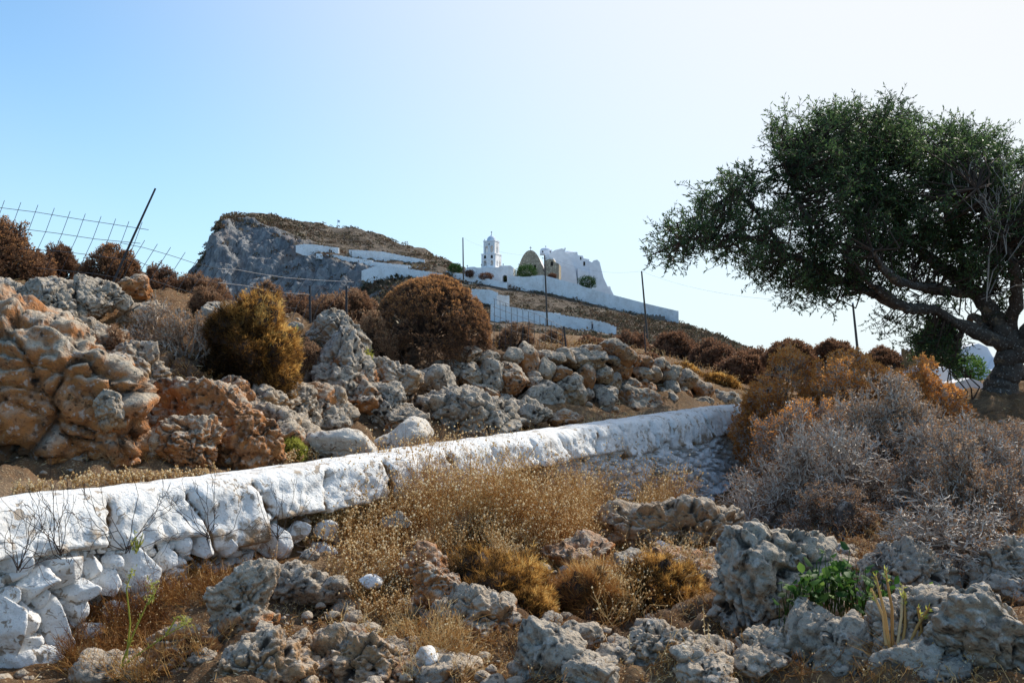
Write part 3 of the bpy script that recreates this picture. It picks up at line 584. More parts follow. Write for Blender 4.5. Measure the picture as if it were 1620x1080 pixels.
for i, (lab, b, d, m_, pre, ex) in enumerate(FG):
    ex = dict(ex); ex.pop('lich', None); xm = (b[0] + b[1]) / 2; hd = float(hit(xm, min(b[3], 1080))[1]) + .10 + S(b[1] - b[0], d) * .18; d = min(d, hd) if sdist(*[np.array([v]) for v in P(xm, b[3], hd)[:2]])[0] < -.3 else d
    rock('boulder', b, d, 300 + i, m_, lab, **{**pre, **ex, 'tint': ex.get('tint', .06 if i == 1 else .34)})
for i, (lab, b, d) in enumerate([('flat white stone fallen on the bank below the wall', (568,606,908,932), 4.9), ('small tan and white stone lying below the flat white one', (556,606,984,1006), 4.5), ('white stone lying right of the wide grey-gold rock', (658,694,1022,1052), 4.2),
     ('small pale chip on the red soil below the long flat-topped rock', (1036,1064,856,868), 6.2), ('pale stone half buried left of the squared blue-grey stone', (920,948,884,900), 5.9)]):
    c = hit((b[0] + b[1]) / 2, b[3]); rock('loose_stone', b, float(c[1]) - .1 if abs(c[1] - d) < 1 else d, 350 + i, M_white if i != 1 else G, lab, cat='stone', attrs_dirt=.1, thick=.9, sub=4, planes=9, sharp=14, rough=.06, tilt=.2)
# ------------------------------------------------------------ dry stone retaining wall beside the path
dsw = empty('dry_stone_wall', P(930, 655, 11.3), 'long dry stone wall of rough grey and tan boulders above the path', 'wall')
def Z(cx, cy): return 720 + cx / 3.24, 480 + cy / 3.24
maj = [(500,650,370,550,.5),(335,530,430,560,0),(818,1025,440,575,.1),(590,750,240,345,.1),(815,912,300,392,.2),(1058,1152,320,402,.3),(1015,1142,450,535,.4),(335,425,205,360,-.1),(428,502,285,432,0),(755,935,215,310,.3),(690,795,335,405,0),(690,815,415,545,0),
 (218,288,308,368,0),(305,375,368,412,0),(938,1022,388,455,0),(918,1012,328,392,.2),(125,250,300,480,.1),(220,345,330,480,-.2),(330,485,515,605,.2),(478,632,555,618,.1),(600,692,552,602,0),(1078,1148,398,488,0),(1148,1204,425,505,.3),(985,1062,328,402,.3),
 (850,955,392,450,0),(778,852,365,440,.6),(255,345,238,312,.2),(370,440,355,430,0),(440,560,250,300,.2),(610,700,330,440,.3),(530,620,240,300,.5),(640,700,240,300,0),(480,580,330,400,.2),(0,140,300,420,0),(60,200,400,520,.1),(0,120,230,310,0),(130,215,240,310,0),(350,440,380,432,0),
 (780,860,270,310,.1),(930,1000,270,330,.4),(1020,1075,280,340,.6),(640,700,440,500,.1),(560,620,540,580,0),(740,830,560,590,0),(940,1020,540,570,0),(1110,1180,500,535,.2),(190,300,480,580,.3),(655,745,220,262,0),(300,400,560,600,0),(1040,1110,300,350,.5)]
def wall_d(px): return float(np.interp(px, [700, 800, 900, 1000, 1100, 1170, 1200], [10.4, 10.6, 11.3, 12.3, 13.6, 15, 16]))
boxes = []
for (a, b, c, e, t) in maj:
    (x0, y0), (x1, y1) = Z(a, c), Z(b, e); boxes.append((x0, x1, y0, y1, t))
r_ = np.random.default_rng(4); top_l = lambda x: np.interp(x, [690, 760, 840, 900, 960, 1000, 1060, 1110, 1175], [570, 556, 546, 552, 556, 550, 580, 600, 640]); bot_l = lambda x: np.interp(x, [690, 800, 900, 1050, 1175], [650, 657, 658, 652, 648])
for _ in range(1200):
    x = r_.uniform(700, 1168); y = r_.uniform(top_l(x) + 6, bot_l(x) + 1); s_ = r_.uniform(26, 44)
    if all(abs(x - (b[0] + b[1]) / 2) > (b[1] - b[0]) * .42 + s_ * .3 or abs(y - (b[2] + b[3]) / 2) > (b[3] - b[2]) * .42 + s_ * .28 for b in boxes) and len(boxes) < 99: boxes.append((x - s_ / 2, x + s_ / 2, y - s_ * .42, y + s_ * .42, r_.uniform(-.5, .5)))
for i, (x0, x1, y0, y1, t) in enumerate(boxes):
    xm, ym = (x0 + x1) / 2, (y0 + y1) / 2; lean = (bot_l(xm) - ym) / F * wall_d(xm)
    rock('stone', (x0, x1, y0, y1), wall_d(xm) + lean * .55 + (.1 if i >= len(maj) else 0), 400 + i, [MX, G, WR, MX, WR][i % 5], parent=dsw, thick=.9, grow=1.36, sub=5 if (x1 - x0) > 30 else 4, planes=11, sharp=11, rough=.10, crev=.2, pits=.1, tilt=t * .7, tint=-.02)
core = MB(); xs = np.linspace(690, 1180, 60); cv = []
for f in np.linspace(0, 1, 12):
    yy = bot_l(xs) * (1 - f) + (top_l(xs) + 8) * f + (6 if f == 0 else 0); dd_ = np.array([wall_d(x) for x in xs]) + .28 + f * .45; cv.append(P(xs, yy, dd_))
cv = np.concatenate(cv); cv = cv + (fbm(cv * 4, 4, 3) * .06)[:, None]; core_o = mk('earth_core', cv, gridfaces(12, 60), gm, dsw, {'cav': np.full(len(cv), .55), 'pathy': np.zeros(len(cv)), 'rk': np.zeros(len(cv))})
heap = empty('stone_heap', P(1125, 640, 14.8), 'small heap of grey stones at the far end of the dry stone wall', 'stone heap')
for i in range(26):
    x = r_.uniform(1092, 1162); y = r_.uniform(612 + abs(x - 1120) * .25, 641); s_ = r_.uniform(9, 19); rock('stone', (x - s_ / 2, x + s_ / 2, y - s_ * .4, y + s_ * .4), 14.7 + r_.uniform(-.2, .3), 600 + i, G, parent=heap, sub=3, planes=9, rough=.1)
# loose rubble on the near ground (uncountable)
def rubble(name, n, region, smin, smax, mat, seed):
    r = np.random.default_rng(seed); base = [rock_verts((1, .9, .65), 7000 + k, sub=2, planes=9, rough=.08) for k in range(6)]; mb = MB(); cv = []
    x0, x1, d0, d1 = region; 
    px = r.uniform(x0, x1, n); d = np.exp(r.uniform(math.log(d0), math.log(d1), n)); x = (px - 810) / F * d; sd_ = sdist(x, d); ok = np.abs(sd_ - .25) > .55
    x, d = x[ok], d[ok]; z = ground_z(x, d); s = smin * (smax / smin) ** (r.uniform(0, 1, len(x)) ** 2.2)
    for k in range(len(x)):
        v, f, c_ = base[k % 6]; a = r.uniform(0, 6.28); ca, sa = math.cos(a), math.sin(a); R = np.array([[ca, sa, 0], [-sa, ca, 0], [0, 0, 1]])
        mb.add((v * s[k]) @ R + [x[k], d[k], z[k] + s[k] * .12], f, r.uniform(0, 1)); cv.append(c_)
    return tag(mb.build(name, mat, None, True, (0, 0, 0), {'cav': np.concatenate(cv)}), kind='stuff', label='loose small stones scattered over the dry slope', cat='rubble')
rubble('rubble', 2600, (-150, 1800, 3.2, 17), .02, .13, M_rock_mix, 1)
# embedded bedrock that fills the banks between the boulders
bb_ = empty('bedrock_bank', P(300, 760, 7), 'craggy bedrock bank showing between the boulders above the path', 'bedrock')
cnt = 0; r_ = np.random.default_rng(21)
for _ in range(900):
    if cnt >= 56: break
    px_, py_ = r_.uniform(-60, 760), r_.uniform(470, 745); h_ = hit(px_, py_)
    s_ = float(sdist(h_[:1], h_[1:2])[0])
    if s_ < 1.1 or h_[1] > 13 or py_ < np.interp(px_, [0, 300, 450, 640, 760], [470, 560, 560, 600, 620]): continue
    if 290 < px_ < 470 and py_ < 620: continue
    sz = r_.uniform(.26, .62) * (h_[1] / 8); wpx = sz * F / h_[1]
    rock('rock', (px_ - wpx / 2, px_ + wpx / 2, py_ - wpx * .38, py_ + wpx * .30), float(h_[1]) - .02, 2000 + cnt, [WR, MX, G][cnt % 3], parent=bb_, **{**med, 'sub': 5 if sz > .25 else 4, 'tilt': r_.uniform(-.2, .7), 'thick': 1.0}); cnt += 1
bb2 = empty('bedrock_slope', P(600, 1085, 4.2), 'broken bedrock showing through the dry slope below the white wall', 'bedrock')
cnt = 0
for _ in range(2500):
    if cnt >= 96: break
    px_, py_ = r_.uniform(180, 1640), r_.uniform(840, 1085); h_ = hit(px_, py_)
    if float(sdist(h_[:1], h_[1:2])[0]) > -.5: continue
    if px_ > 1130 and r_.uniform() < .2: continue
    if py_ < np.interp(px_, [180, 400, 600, 900, 1100, 1640], [960, 880, 880, 880, 860, 900]): continue
    sz = r_.uniform(.08, .30); wpx = sz * F / h_[1]
    rock('rock', (px_ - wpx / 2, px_ + wpx / 2, py_ - wpx * .40, py_ + wpx * .30), float(h_[1]), 2200 + cnt, [MX, G, WR][cnt % 3] if px_ < 1100 else [G, MX][cnt % 2], parent=bb2, **{**med, 'sub': 5 if sz > .2 else 4, 'tilt': r_.uniform(-.5, .5), 'thick': 1.0}); cnt += 1

# leaf and twig litter on the ground (uncountable)
r_ = np.random.default_rng(31); mb = MB(); n = 70000; a = r_.uniform(45, 540, n).astype(int); b = (r_.beta(1.3, 1.3, n) * 420 + 60).astype(int); f = r_.uniform(0, 1, n)
a = np.clip(a, 0, len(cols) - 2); b = np.clip(b, 0, len(rows) - 2); px_ = cols[a] + (cols[a + 1] - cols[a]) * f; d_ = rows[b]; z_ = ZG[b, a] * (1 - f) + ZG[b, a + 1] * f; x_ = (px_ - 810) / F * d_
q = np.stack([x_, d_, z_ + .006], 1); s_ = sdist(x_, d_); ok = (np.abs(s_ + .15) > .3) & ((s_ < 0) | (s_ > 1.0) | (r_.uniform(size=n) < .15)) & (perlin(q * 1.8, 5) > -.35) & (d_ < 16); q = q[ok]
LITTER = mat_leaf('litter', [(0, (.10, .05, .025)), (.4, (.30, .17, .07)), (.75, (.55, .38, .18)), (1, (.75, .62, .40))], .2)
dd_ = norm(r_.normal(size=q.shape) * [1, 1, .35]); sc_l = np.clip(q[:, 1] / 6, .6, 2); mb.leaves(q, dd_, r_.uniform(.015, .07, len(q)) * sc_l, r_.uniform(.003, .009, len(q)) * sc_l, r_.uniform(0, 1, len(q)))
tag(mb.build('ground_litter', LITTER, None, False, (0, 0, 0)), 'dry leaves and straw lying on the ground between the rocks', 'litter', kind='stuff')
# ------------------------------------------------------------ shrubs, grasses, tree
ORANGE = mat_leaf('rust_leaf', [(0, (.09, .03, .012)), (.35, (.25, .085, .022)), (.65, (.55, .23, .06)), (1, (.78, .42, .14))], .55)
DOME = mat_leaf('dome_leaf', [(0, (.07, .038, .026)), (.45, (.26, .14, .08)), (.8, (.54, .27, .10)), (1, (.74, .42, .16))], .45)
RUST2 = mat_leaf('maroon_leaf', [(0, (.08, .04, .028)), (.4, (.23, .12, .07)), (.75, (.38, .23, .13)), (1, (.52, .36, .22))], .4)
GOLD = mat_leaf('gold_cushion', [(0, (.022, .013, .006)), (.3, (.17, .085, .024)), (.6, (.50, .26, .065)), (.85, (.70, .42, .12)), (1, (.80, .56, .20))], .45)  # low stops paint the shaded side near black
STRAW = mat_leaf('straw', [(0, (.22, .09, .03)), (.35, (.46, .23, .07)), (.65, (.66, .42, .15)), (1, (.84, .70, .42))], .4)
SEED = mat_leaf('seed_head', [(0, (.55, .34, .12)), (.5, (.80, .62, .34)), (1, (.90, .82, .62))], .45)
TWIG = mat_leaf('twig_bark', [(0, (.04, .026, .018)), (.4, (.13, .09, .062)), (.75, (.29, .23, .185)), (1, (.54, .48, .41))], 0, .6, .4)
DARKT = mat_leaf('dark_twig', [(0, (.03, .02, .015)), (.5, (.08, .05, .035)), (1, (.20, .13, .09))], 0, .8)
GREEN = mat_leaf('green_leaf', [(0, (.015, .045, .01)), (.5, (.055, .14, .025)), (1, (.22, .33, .07))], .4, .6, .25)
OLIVE = mat_leaf('olive_leaf', [(0, (.015, .03, .016)), (.4, (.05, .095, .032)), (.75, (.11, .18, .06)), (1, (.26, .34, .14))], .52, .45, .4)
YG = mat_leaf('yellow_green', [(0, (.22, .20, .04)), (.5, (.42, .42, .08)), (1, (.62, .62, .18))], .45)
BARK = mat_rock('bark', (.10, .08, .065), (.07, .052, .042), warmth=.5, lich=.3, scale=1.6)
def branch(base, R, n0, levels, seed, spread=.45, kids=(2, 3), lo=-.05, gravity=0., wob=.25, lump=.15, r0=.012, rt=.002, yz=1.0):
    """dichotomous twig skeleton filling a dome. returns segs A,B,ra,rb,lev ; tips pos,dir"""
    r = np.random.default_rng(seed); R = np.array(R, float)
    L = np.array([.30, .22, .17, .12, .09, .07, .06][:levels]); L = L / L.sum()
    th = r.uniform(0, 2 * PI, n0); z = np.sqrt(r.uniform(max(lo, 0) ** 2 if lo > 0 else 0, 1, n0)) if False else r.uniform(lo, 1, n0)
    D = np.stack([np.cos(th) * np.sqrt(np.clip(1 - z * z, 0, 1)), np.sin(th) * np.sqrt(np.clip(1 - z * z, 0, 1)), z], 1); Pp = r.normal(size=(n0, 3)) * .02
    rad = np.full(n0, r0); out = []
    for l in range(levels):
        if l > 0:
            k = r.integers(kids[0], kids[1] + 1, len(Pp)); idx = np.repeat(np.arange(len(Pp)), k); Pp = Pp[idx]; rad = rad[idx]; D0 = D[idx]
            D = norm(D0 + r.normal(size=(len(idx), 3)) * spread + norm(Pp + 1e-6) * .25)
        lf = 1 + lump * perlin(norm(Pp + D * .3) * 2.3 + seed, seed); ln = L[l] * lf * r.uniform(.75, 1.2, len(Pp))
        mid = Pp + D * (ln * .5)[:, None] + r.normal(size=Pp.shape) * (ln * wob * .3)[:, None]; D2 = norm(D + r.normal(size=D.shape) * wob + [0, 0, -gravity * (l + 1) * .1]); end = mid + D2 * (ln * .5)[:, None]
        rb = rt + (rad - rt) * (.62); rm = (rad + rb) / 2
        out.append((Pp, mid, rad, rm, np.full(len(Pp), l))); out.append((mid, end, rm, rb, np.full(len(Pp), l))); Pp, D, rad = end, D2, rb
    A, B, ra, rb, lv = [np.concatenate(x) for x in zip(*out)]
    if lump < .035:      # clipped-looking smooth dome
        def sm(p):
            q = np.linalg.norm(p, axis=1, keepdims=True) + 1e-9; f = np.where(q > .62, .62 + .38 * np.tanh((q * 1.1 - .62) / .38 * 1.0), q); return p / q * f
        A, B, Pp = sm(A), sm(B), sm(Pp)
    b = np.array(base); return b + A * R, b + B * R, ra, rb, lv, b + Pp * R, norm(D * R)
def shrub(name, box, d, seed, label, cat, leaf, n0=22, levels=6, twmat=None, leafn=4, ll=.035, lw=.010, rt=.002, r0=.012, depth=1.0, spread=.45, kids=(2, 3), group=None, tone=(.2, .9), lo=-.05, core=0., toned=None, gravity=0, lump=.15, toplit=.3, leafparts='leaves', base_up=0.0, wob=.25, yoff=0.):
    x0, x1, y0, y1 = box; w_, h_ = S(x1 - x0, d), S(y1 - y0, d); base = P((x0 + x1) / 2, y1, d) + [0, yoff, h_ * base_up]
    R = (w_ / 2, w_ / 2 * depth, h_ * (1 - base_up)); A, B, ra, rb, lv, T, D = branch(base, R, n0, levels, seed, spread, kids, lo, gravity, wob, lump, r0, rt)
    root = empty(name, base - [0, 0, h_ * base_up], label, cat, group); r = np.random.default_rng(seed + 1)
    mb = MB(); mb.segs(A, B, ra, rb, 3, np.clip((toned if toned is not None else .35) + .13 * lv * 0.6 + r.normal(size=len(A)) * .16, 0, 1)); mb.build('branches', twmat or DARKT, root)
    if leafn:
        idx = np.repeat(np.arange(len(T)), leafn); Q = T[idx] + r.normal(size=(len(idx), 3)) * ll * .3; Dd = norm(D[idx] + r.normal(size=(len(idx), 3)) * .75)
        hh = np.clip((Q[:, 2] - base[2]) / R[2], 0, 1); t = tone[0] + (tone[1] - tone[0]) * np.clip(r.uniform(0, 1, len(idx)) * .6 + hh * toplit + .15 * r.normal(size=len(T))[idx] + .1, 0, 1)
        lb = MB(); lb.leaves(Q, Dd, ll * r.uniform(.6, 1.3, len(idx)), lw * r.uniform(.7, 1.3, len(idx)), t); lb.build(leafparts, leaf, root)
    return root
def cushion(name, box, d, seed, label, leaf, n=9000, blade=.05, w=.005, depth=.9, cat='shrub', spread=.8, core=DARKT, lump=.22, sunside=.6, full=.25, tilt=0.):
    """dense fuzzy cushion plant: lumpy dark core and very many fine sprigs"""
    x0, x1, y0, y1 = box; w_, h_ = S(x1 - x0, d), S(y1 - y0, d); c = P((x0 + x1) / 2, (y0 + y1) / 2 + (y1 - y0) * full * .5, d); R = np.array([w_ / 2, w_ / 2 * depth, h_ * (.5 + full * .5)])
    r = np.random.default_rng(seed); root = empty(name, c - [0, 0, h_ * .4], label, cat)
    def lumpf(v): return 1 + lump * fbm(v * 2.1 + seed, 4, seed)
    v, f = ico(4); V = c + v * (lumpf(v) * .88)[:, None] * R; mb = MB(); mb.add(V, f, .25); mb.build('stems_or_filler', core, root, True)  # solid dark filler added inside to block light, not plant stalks
    u = norm(r.normal(size=(n, 3))); u = u[u[:, 2] > -.55]; rr = r.uniform(.80, 1.0, len(u)); Q = c + u * (lumpf(u) * rr)[:, None] * R; k = 5
    idx = np.repeat(np.arange(len(u)), k); Dd = norm(u[idx] + r.normal(size=(len(idx), 3)) * spread + [0, 0, .3])
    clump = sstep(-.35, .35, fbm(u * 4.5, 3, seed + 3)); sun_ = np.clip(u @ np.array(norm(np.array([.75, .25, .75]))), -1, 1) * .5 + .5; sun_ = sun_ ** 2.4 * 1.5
    t = np.clip((sunside * sun_ + (1 - sunside) * .6) * (.35 + .75 * clump) * (.55 + .45 * (rr - .8) / .2), 0, 1)[idx] + r.normal(size=len(idx)) * .10  # sun side lighter, inner sprigs darker: light painted into the tone
    lb = MB(); lb.leaves(Q[idx], Dd, blade * r.uniform(.5, 1.3, len(idx)), w, np.clip(t, 0, 1)); lb.build('foliage', leaf, root)
    return root
def blades(mb, base, h, n, r, lean=.35, w=.003, tone=(.3, .9), rad=.06, droop=.3):
    """curved grass blades as 3-step strips"""
    th = r.uniform(0, 2 * PI, n); o = np.stack([np.cos(th), np.sin(th), 0 * th], 1) * r.uniform(0, rad, n)[:, None]; hh = h * r.uniform(.5, 1.1, n)[:, None]
    d0 = norm(np.stack([np.cos(th) * lean, np.sin(th) * lean, np.ones(n)], 1) + r.normal(size=(n, 3)) * lean * .5); b = base + o
    p1 = b + d0 * hh * .5; d1 = norm(d0 + np.stack([np.cos(th), np.sin(th), 0 * th], 1) * droop - [0, 0, droop * .3]); p2 = p1 + d1 * hh * .5; t = r.uniform(tone[0], tone[1], n)
    mb.segs(b, p1, w * .5, w * .4, 3, t); mb.segs(p1, p2, w * .4, w * .12, 3, t); return p2
# --- round rusty bushes
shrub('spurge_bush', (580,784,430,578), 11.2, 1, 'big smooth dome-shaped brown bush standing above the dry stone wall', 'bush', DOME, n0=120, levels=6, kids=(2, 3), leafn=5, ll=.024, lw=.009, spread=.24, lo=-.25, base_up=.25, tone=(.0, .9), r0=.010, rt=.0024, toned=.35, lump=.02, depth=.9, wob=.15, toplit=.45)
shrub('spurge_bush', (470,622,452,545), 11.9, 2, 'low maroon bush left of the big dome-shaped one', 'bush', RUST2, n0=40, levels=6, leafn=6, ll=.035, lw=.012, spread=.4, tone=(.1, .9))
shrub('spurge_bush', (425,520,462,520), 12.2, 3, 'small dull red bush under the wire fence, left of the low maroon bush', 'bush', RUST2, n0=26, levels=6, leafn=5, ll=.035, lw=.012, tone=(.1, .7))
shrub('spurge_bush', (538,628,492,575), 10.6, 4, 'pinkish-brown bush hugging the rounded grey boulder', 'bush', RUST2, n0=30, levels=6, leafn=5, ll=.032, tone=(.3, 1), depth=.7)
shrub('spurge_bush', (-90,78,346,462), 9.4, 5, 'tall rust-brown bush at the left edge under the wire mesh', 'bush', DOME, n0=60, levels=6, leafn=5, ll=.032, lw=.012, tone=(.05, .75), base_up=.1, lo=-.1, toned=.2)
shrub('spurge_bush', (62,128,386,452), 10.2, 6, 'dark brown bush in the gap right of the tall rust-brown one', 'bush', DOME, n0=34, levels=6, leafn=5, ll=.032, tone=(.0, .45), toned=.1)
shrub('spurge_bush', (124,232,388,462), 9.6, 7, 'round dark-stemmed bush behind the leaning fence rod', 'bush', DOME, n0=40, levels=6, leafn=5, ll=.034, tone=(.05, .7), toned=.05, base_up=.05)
shrub('spurge_bush', (200,290,420,480), 10.3, 8, 'low dark bush right of the leaning fence rod', 'bush', RUST2, n0=30, levels=6, leafn=5, ll=.03, tone=(.0, .6))
shrub('spurge_bush', (255,372,432,500), 10.6, 9, 'brown wispy bush on the skyline before the far cliff', 'bush', RUST2, n0=34, levels=6, leafn=5, ll=.03, tone=(.1, .85))
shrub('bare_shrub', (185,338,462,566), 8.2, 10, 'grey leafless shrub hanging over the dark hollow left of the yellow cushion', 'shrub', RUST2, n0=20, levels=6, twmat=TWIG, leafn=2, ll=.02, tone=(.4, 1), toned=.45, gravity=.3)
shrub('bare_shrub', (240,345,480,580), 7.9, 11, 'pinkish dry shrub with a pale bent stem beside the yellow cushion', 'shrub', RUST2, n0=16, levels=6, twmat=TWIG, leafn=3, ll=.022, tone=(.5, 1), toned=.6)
cushion('cushion_shrub', (322,468,474,628), 7.95, 12, 'tall yellow-gold cushion bush with a black shaded side on the bank', GOLD, n=15000, blade=.05, w=.006, sunside=.85, lump=.38)
cushion('cushion_shrub', (708,880,880,1012), 4.85, 13, 'golden-brown cushion bush in the middle of the foreground', GOLD, n=13000, blade=.04, w=.0035, sunside=.6, lump=.5)
cushion('cushion_shrub', (975,1118,892,1000), 4.95, 14, 'olive-gold cushion bush left of the big grey pitted boulder', GOLD, n=11000, blade=.034, w=.0035, sunside=.6, lump=.5)
cushion('cushion_shrub', (1090,1168,592,622), 16.5, 15, 'small tan cushion bush behind the far end of the dry stone wall', GOLD, n=4000, blade=.06, w=.01)
cushion('cushion_shrub', (1052,1108,575,612), 17.5, 16, 'dark green-brown cushion bush beyond the dry stone wall', GOLD, n=3000, blade=.06, w=.01, sunside=.9)
cushion('moss_clump', (436,482,694,732), 7.1, 17, 'bright yellow-green moss clump beside the path', YG, n=2500, blade=.03, w=.005, cat='plant', sunside=.3)
cushion('cushion_shrub', (800,880,935,1020), 4.6, 18, 'shaded brown side cushion below the golden-brown one', GOLD, n=5000, blade=.035, w=.0035, sunside=.9)
cushion('cushion_shrub', (885,990,905,985), 4.9, 19, 'reddish-brown tuft of dry heath between the two gold cushions', STRAW, n=3500, blade=.07, w=.0028, sunside=.6, spread=.9, lump=.7)
# --- the large shrub at the right: orange back part and bare grey front parts
SH = dict(twmat=TWIG, lump=.75, lo=-.25)
shrub('spurge_bush', (1160,1330,566,700), 11.4, 20, 'orange-leaved bush on the path edge, nearest the end of the white wall', 'bush', ORANGE, n0=30, levels=7, leafn=4, ll=.036, lw=.015, tone=(.4, 1), toned=.5, base_up=.25, **SH)
shrub('spurge_bush', (1270,1440,556,700), 10.8, 21, 'orange-leaved bush before the skyline bushes, left of the wooden gate', 'bush', ORANGE, n0=32, levels=7, leafn=4, ll=.036, lw=.015, tone=(.4, 1), toned=.5, base_up=.25, **SH)
shrub('spurge_bush', (1390,1520,572,700), 10.6, 27, 'fading orange bush just below the wooden gate', 'bush', ORANGE, n0=26, levels=7, leafn=4, ll=.034, lw=.014, tone=(.4, 1), toned=.55, base_up=.25, **SH)
shrub('bare_shrub', (1185,1365,606,780), 9.3, 26, 'grey-brown half bare shrub spilling over the end of the white wall', 'shrub', ORANGE, n0=26, levels=7, leafn=2, ll=.024, lw=.010, tone=(.3, 1), toned=.4, r0=.018, base_up=.3, wob=.4, **SH)
shrub('bare_shrub', (1185,1480,640,880), 7.5, 22, 'wide grey bare shrub with a brown stump, in front of the broken white wall', 'shrub', RUST2, n0=34, levels=7, leafn=2, ll=.020, lw=.008, tone=(.2, .9), toned=.5, r0=.028, rt=.0022, wob=.5, spread=.55, base_up=.22, depth=.8, yoff=.3, **SH)
shrub('bare_shrub', (1260,1530,600,790), 8.6, 28, 'pinkish-grey bare shrub rising behind the wide grey one', 'shrub', RUST2, n0=36, levels=7, leafn=3, ll=.024, lw=.009, tone=(.4, 1), toned=.45, r0=.02, rt=.0022, wob=.4, spread=.5, base_up=.2, **SH)
shrub('bare_shrub', (1380,1680,650,890), 7.2, 23, 'big silver-grey bare shrub tangled at the right edge', 'shrub', RUST2, n0=44, levels=7, leafn=3, ll=.02, lw=.008, tone=(.2, .9), toned=.45, r0=.026, rt=.002, wob=.5, spread=.5, base_up=.25, twmat=TWIG, lump=.3, lo=-.25)
shrub('bare_shrub', (1450,1780,652,810), 8.8, 24, 'pinkish-grey twiggy shrub spreading under the tree', 'shrub', RUST2, n0=40, levels=7, leafn=3, ll=.024, tone=(.3, .9), toned=.4, r0=.02, wob=.4, base_up=.2, twmat=TWIG, lump=.3, lo=-.2)
shrub('bare_shrub', (1350,1680,770,985), 5.5, 25, 'low tangle of grey bare branches above the corner boulder', 'shrub', RUST2, n0=26, levels=6, leafn=1, ll=.018, tone=(.2, .8), toned=.5, r0=.016, rt=.0018, wob=.55, spread=.6, base_up=.45, **SH)
st = MB(); b = P(1338, 858, 6.9); st.tube([b - [0, 0, .15], b + [-.02, 0, .12], b + [.0, 0, .24], b + [.03, 0, .31]], [.09, .085, .08, .05], 12)
v_ = st.build('stump', BARK, None, True); v_.data.attributes.new('cav', 'FLOAT', 'POINT'); tag(v_, 'short brown stump under the bare grey shrub', 'stump')
# --- bushes on the right skyline
for i, (b, lab) in enumerate([((1212,1290,538,575), 'rounded brown bush on the skyline, leftmost of three before the pole'), ((1286,1352,537,572), 'rounded brown bush on the skyline just left of the leaning pole'), ((1362,1428,549,585), 'low brown bush on the skyline right of the leaning pole'), ((1150,1240,548,595), 'dark brown bush where the hill meets the orange bush')]):
    shrub('spurge_bush', b, 17 + i, 30 + i, lab, 'bush', RUST2, n0=34, levels=6, leafn=5, ll=.05, lw=.02, tone=(.1, .6), toned=.1, group='brown bushes on the right skyline')
for i, (b, d, lab) in enumerate([((1085,1180,535,590), 24, 'dark maroon bush below the far end of the perimeter wall'), ((1020,1110,522,580), 27, 'reddish bush left of the dark maroon one on the lower hillside'), ((960,1030,520,565), 30, 'brown bush above the tallest boulders of the dry stone wall'), ((1000,1045,560,590), 18, 'small rust bush peeking over the dry stone wall'), ((1120,1215,562,620), 19, 'dark bush behind the small stone heap'),((905,960,535,560),22,'pale dry bush above the dry stone wall beside the fence post'),((945,985,548,566),16.5,'round orange bush touching the top of the dry stone wall')]):
    shrub('hillside_bush', b, d, 40 + i, lab, 'bush', RUST2 if i != 6 else ORANGE, n0=34, levels=6, leafn=5, ll=.07, lw=.03, tone=(.05, .6), toned=.15, rt=.006, r0=.02)
for i, (b, d, lab, mt) in enumerate([((1440,1640,700,905), 6.3, 'grey-brown bare shrub filling the right edge above the low tangle', RUST2), ((1240,1420,760,880), 7.1, 'low brown twiggy shrub around the short stump', RUST2)]):
    shrub('bare_shrub', b, d, 80 + i, lab, 'shrub', mt, n0=30, levels=7, leafn=3, ll=.02, lw=.008, tone=(.2, 1), toned=.35, r0=.02, rt=.002, wob=.5, spread=.55, base_up=.3, **SH)
for i, (b, d, lab) in enumerate([((260,340,500,610), 8.3, 'dark brown brush filling the hollow left of the yellow cushion'), ((130,215,515,590), 7.7, 'pinkish dry heath tuft between the grey streaked rock and the cleft'), ((170,240,560,640), 7.3, 'brown dry brush above the dark cleft of the left bank'), ((300,352,452,492), 9.0, 'low brown brush touching the angular dark-faced rock'), ((395,450,445,500), 10.6, 'reddish brush on the slope behind the yellow cushion top'), ((455,520,540,610), 9.1, 'brown leafless brush right of the yellow cushion bush'), ((782,850,505,556), 14.8, 'thin reddish brush behind the mesh fence right of the big dome'), ((850,900,520,556), 16, 'faded brown brush behind the iron fence post')]):
    shrub('dry_brush', b, d, 90 + i, lab, 'shrub', RUST2, n0=26, levels=6, leafn=4, ll=.026, lw=.007, tone=(.15, .95), toned=.2, lump=.5, base_up=.1)
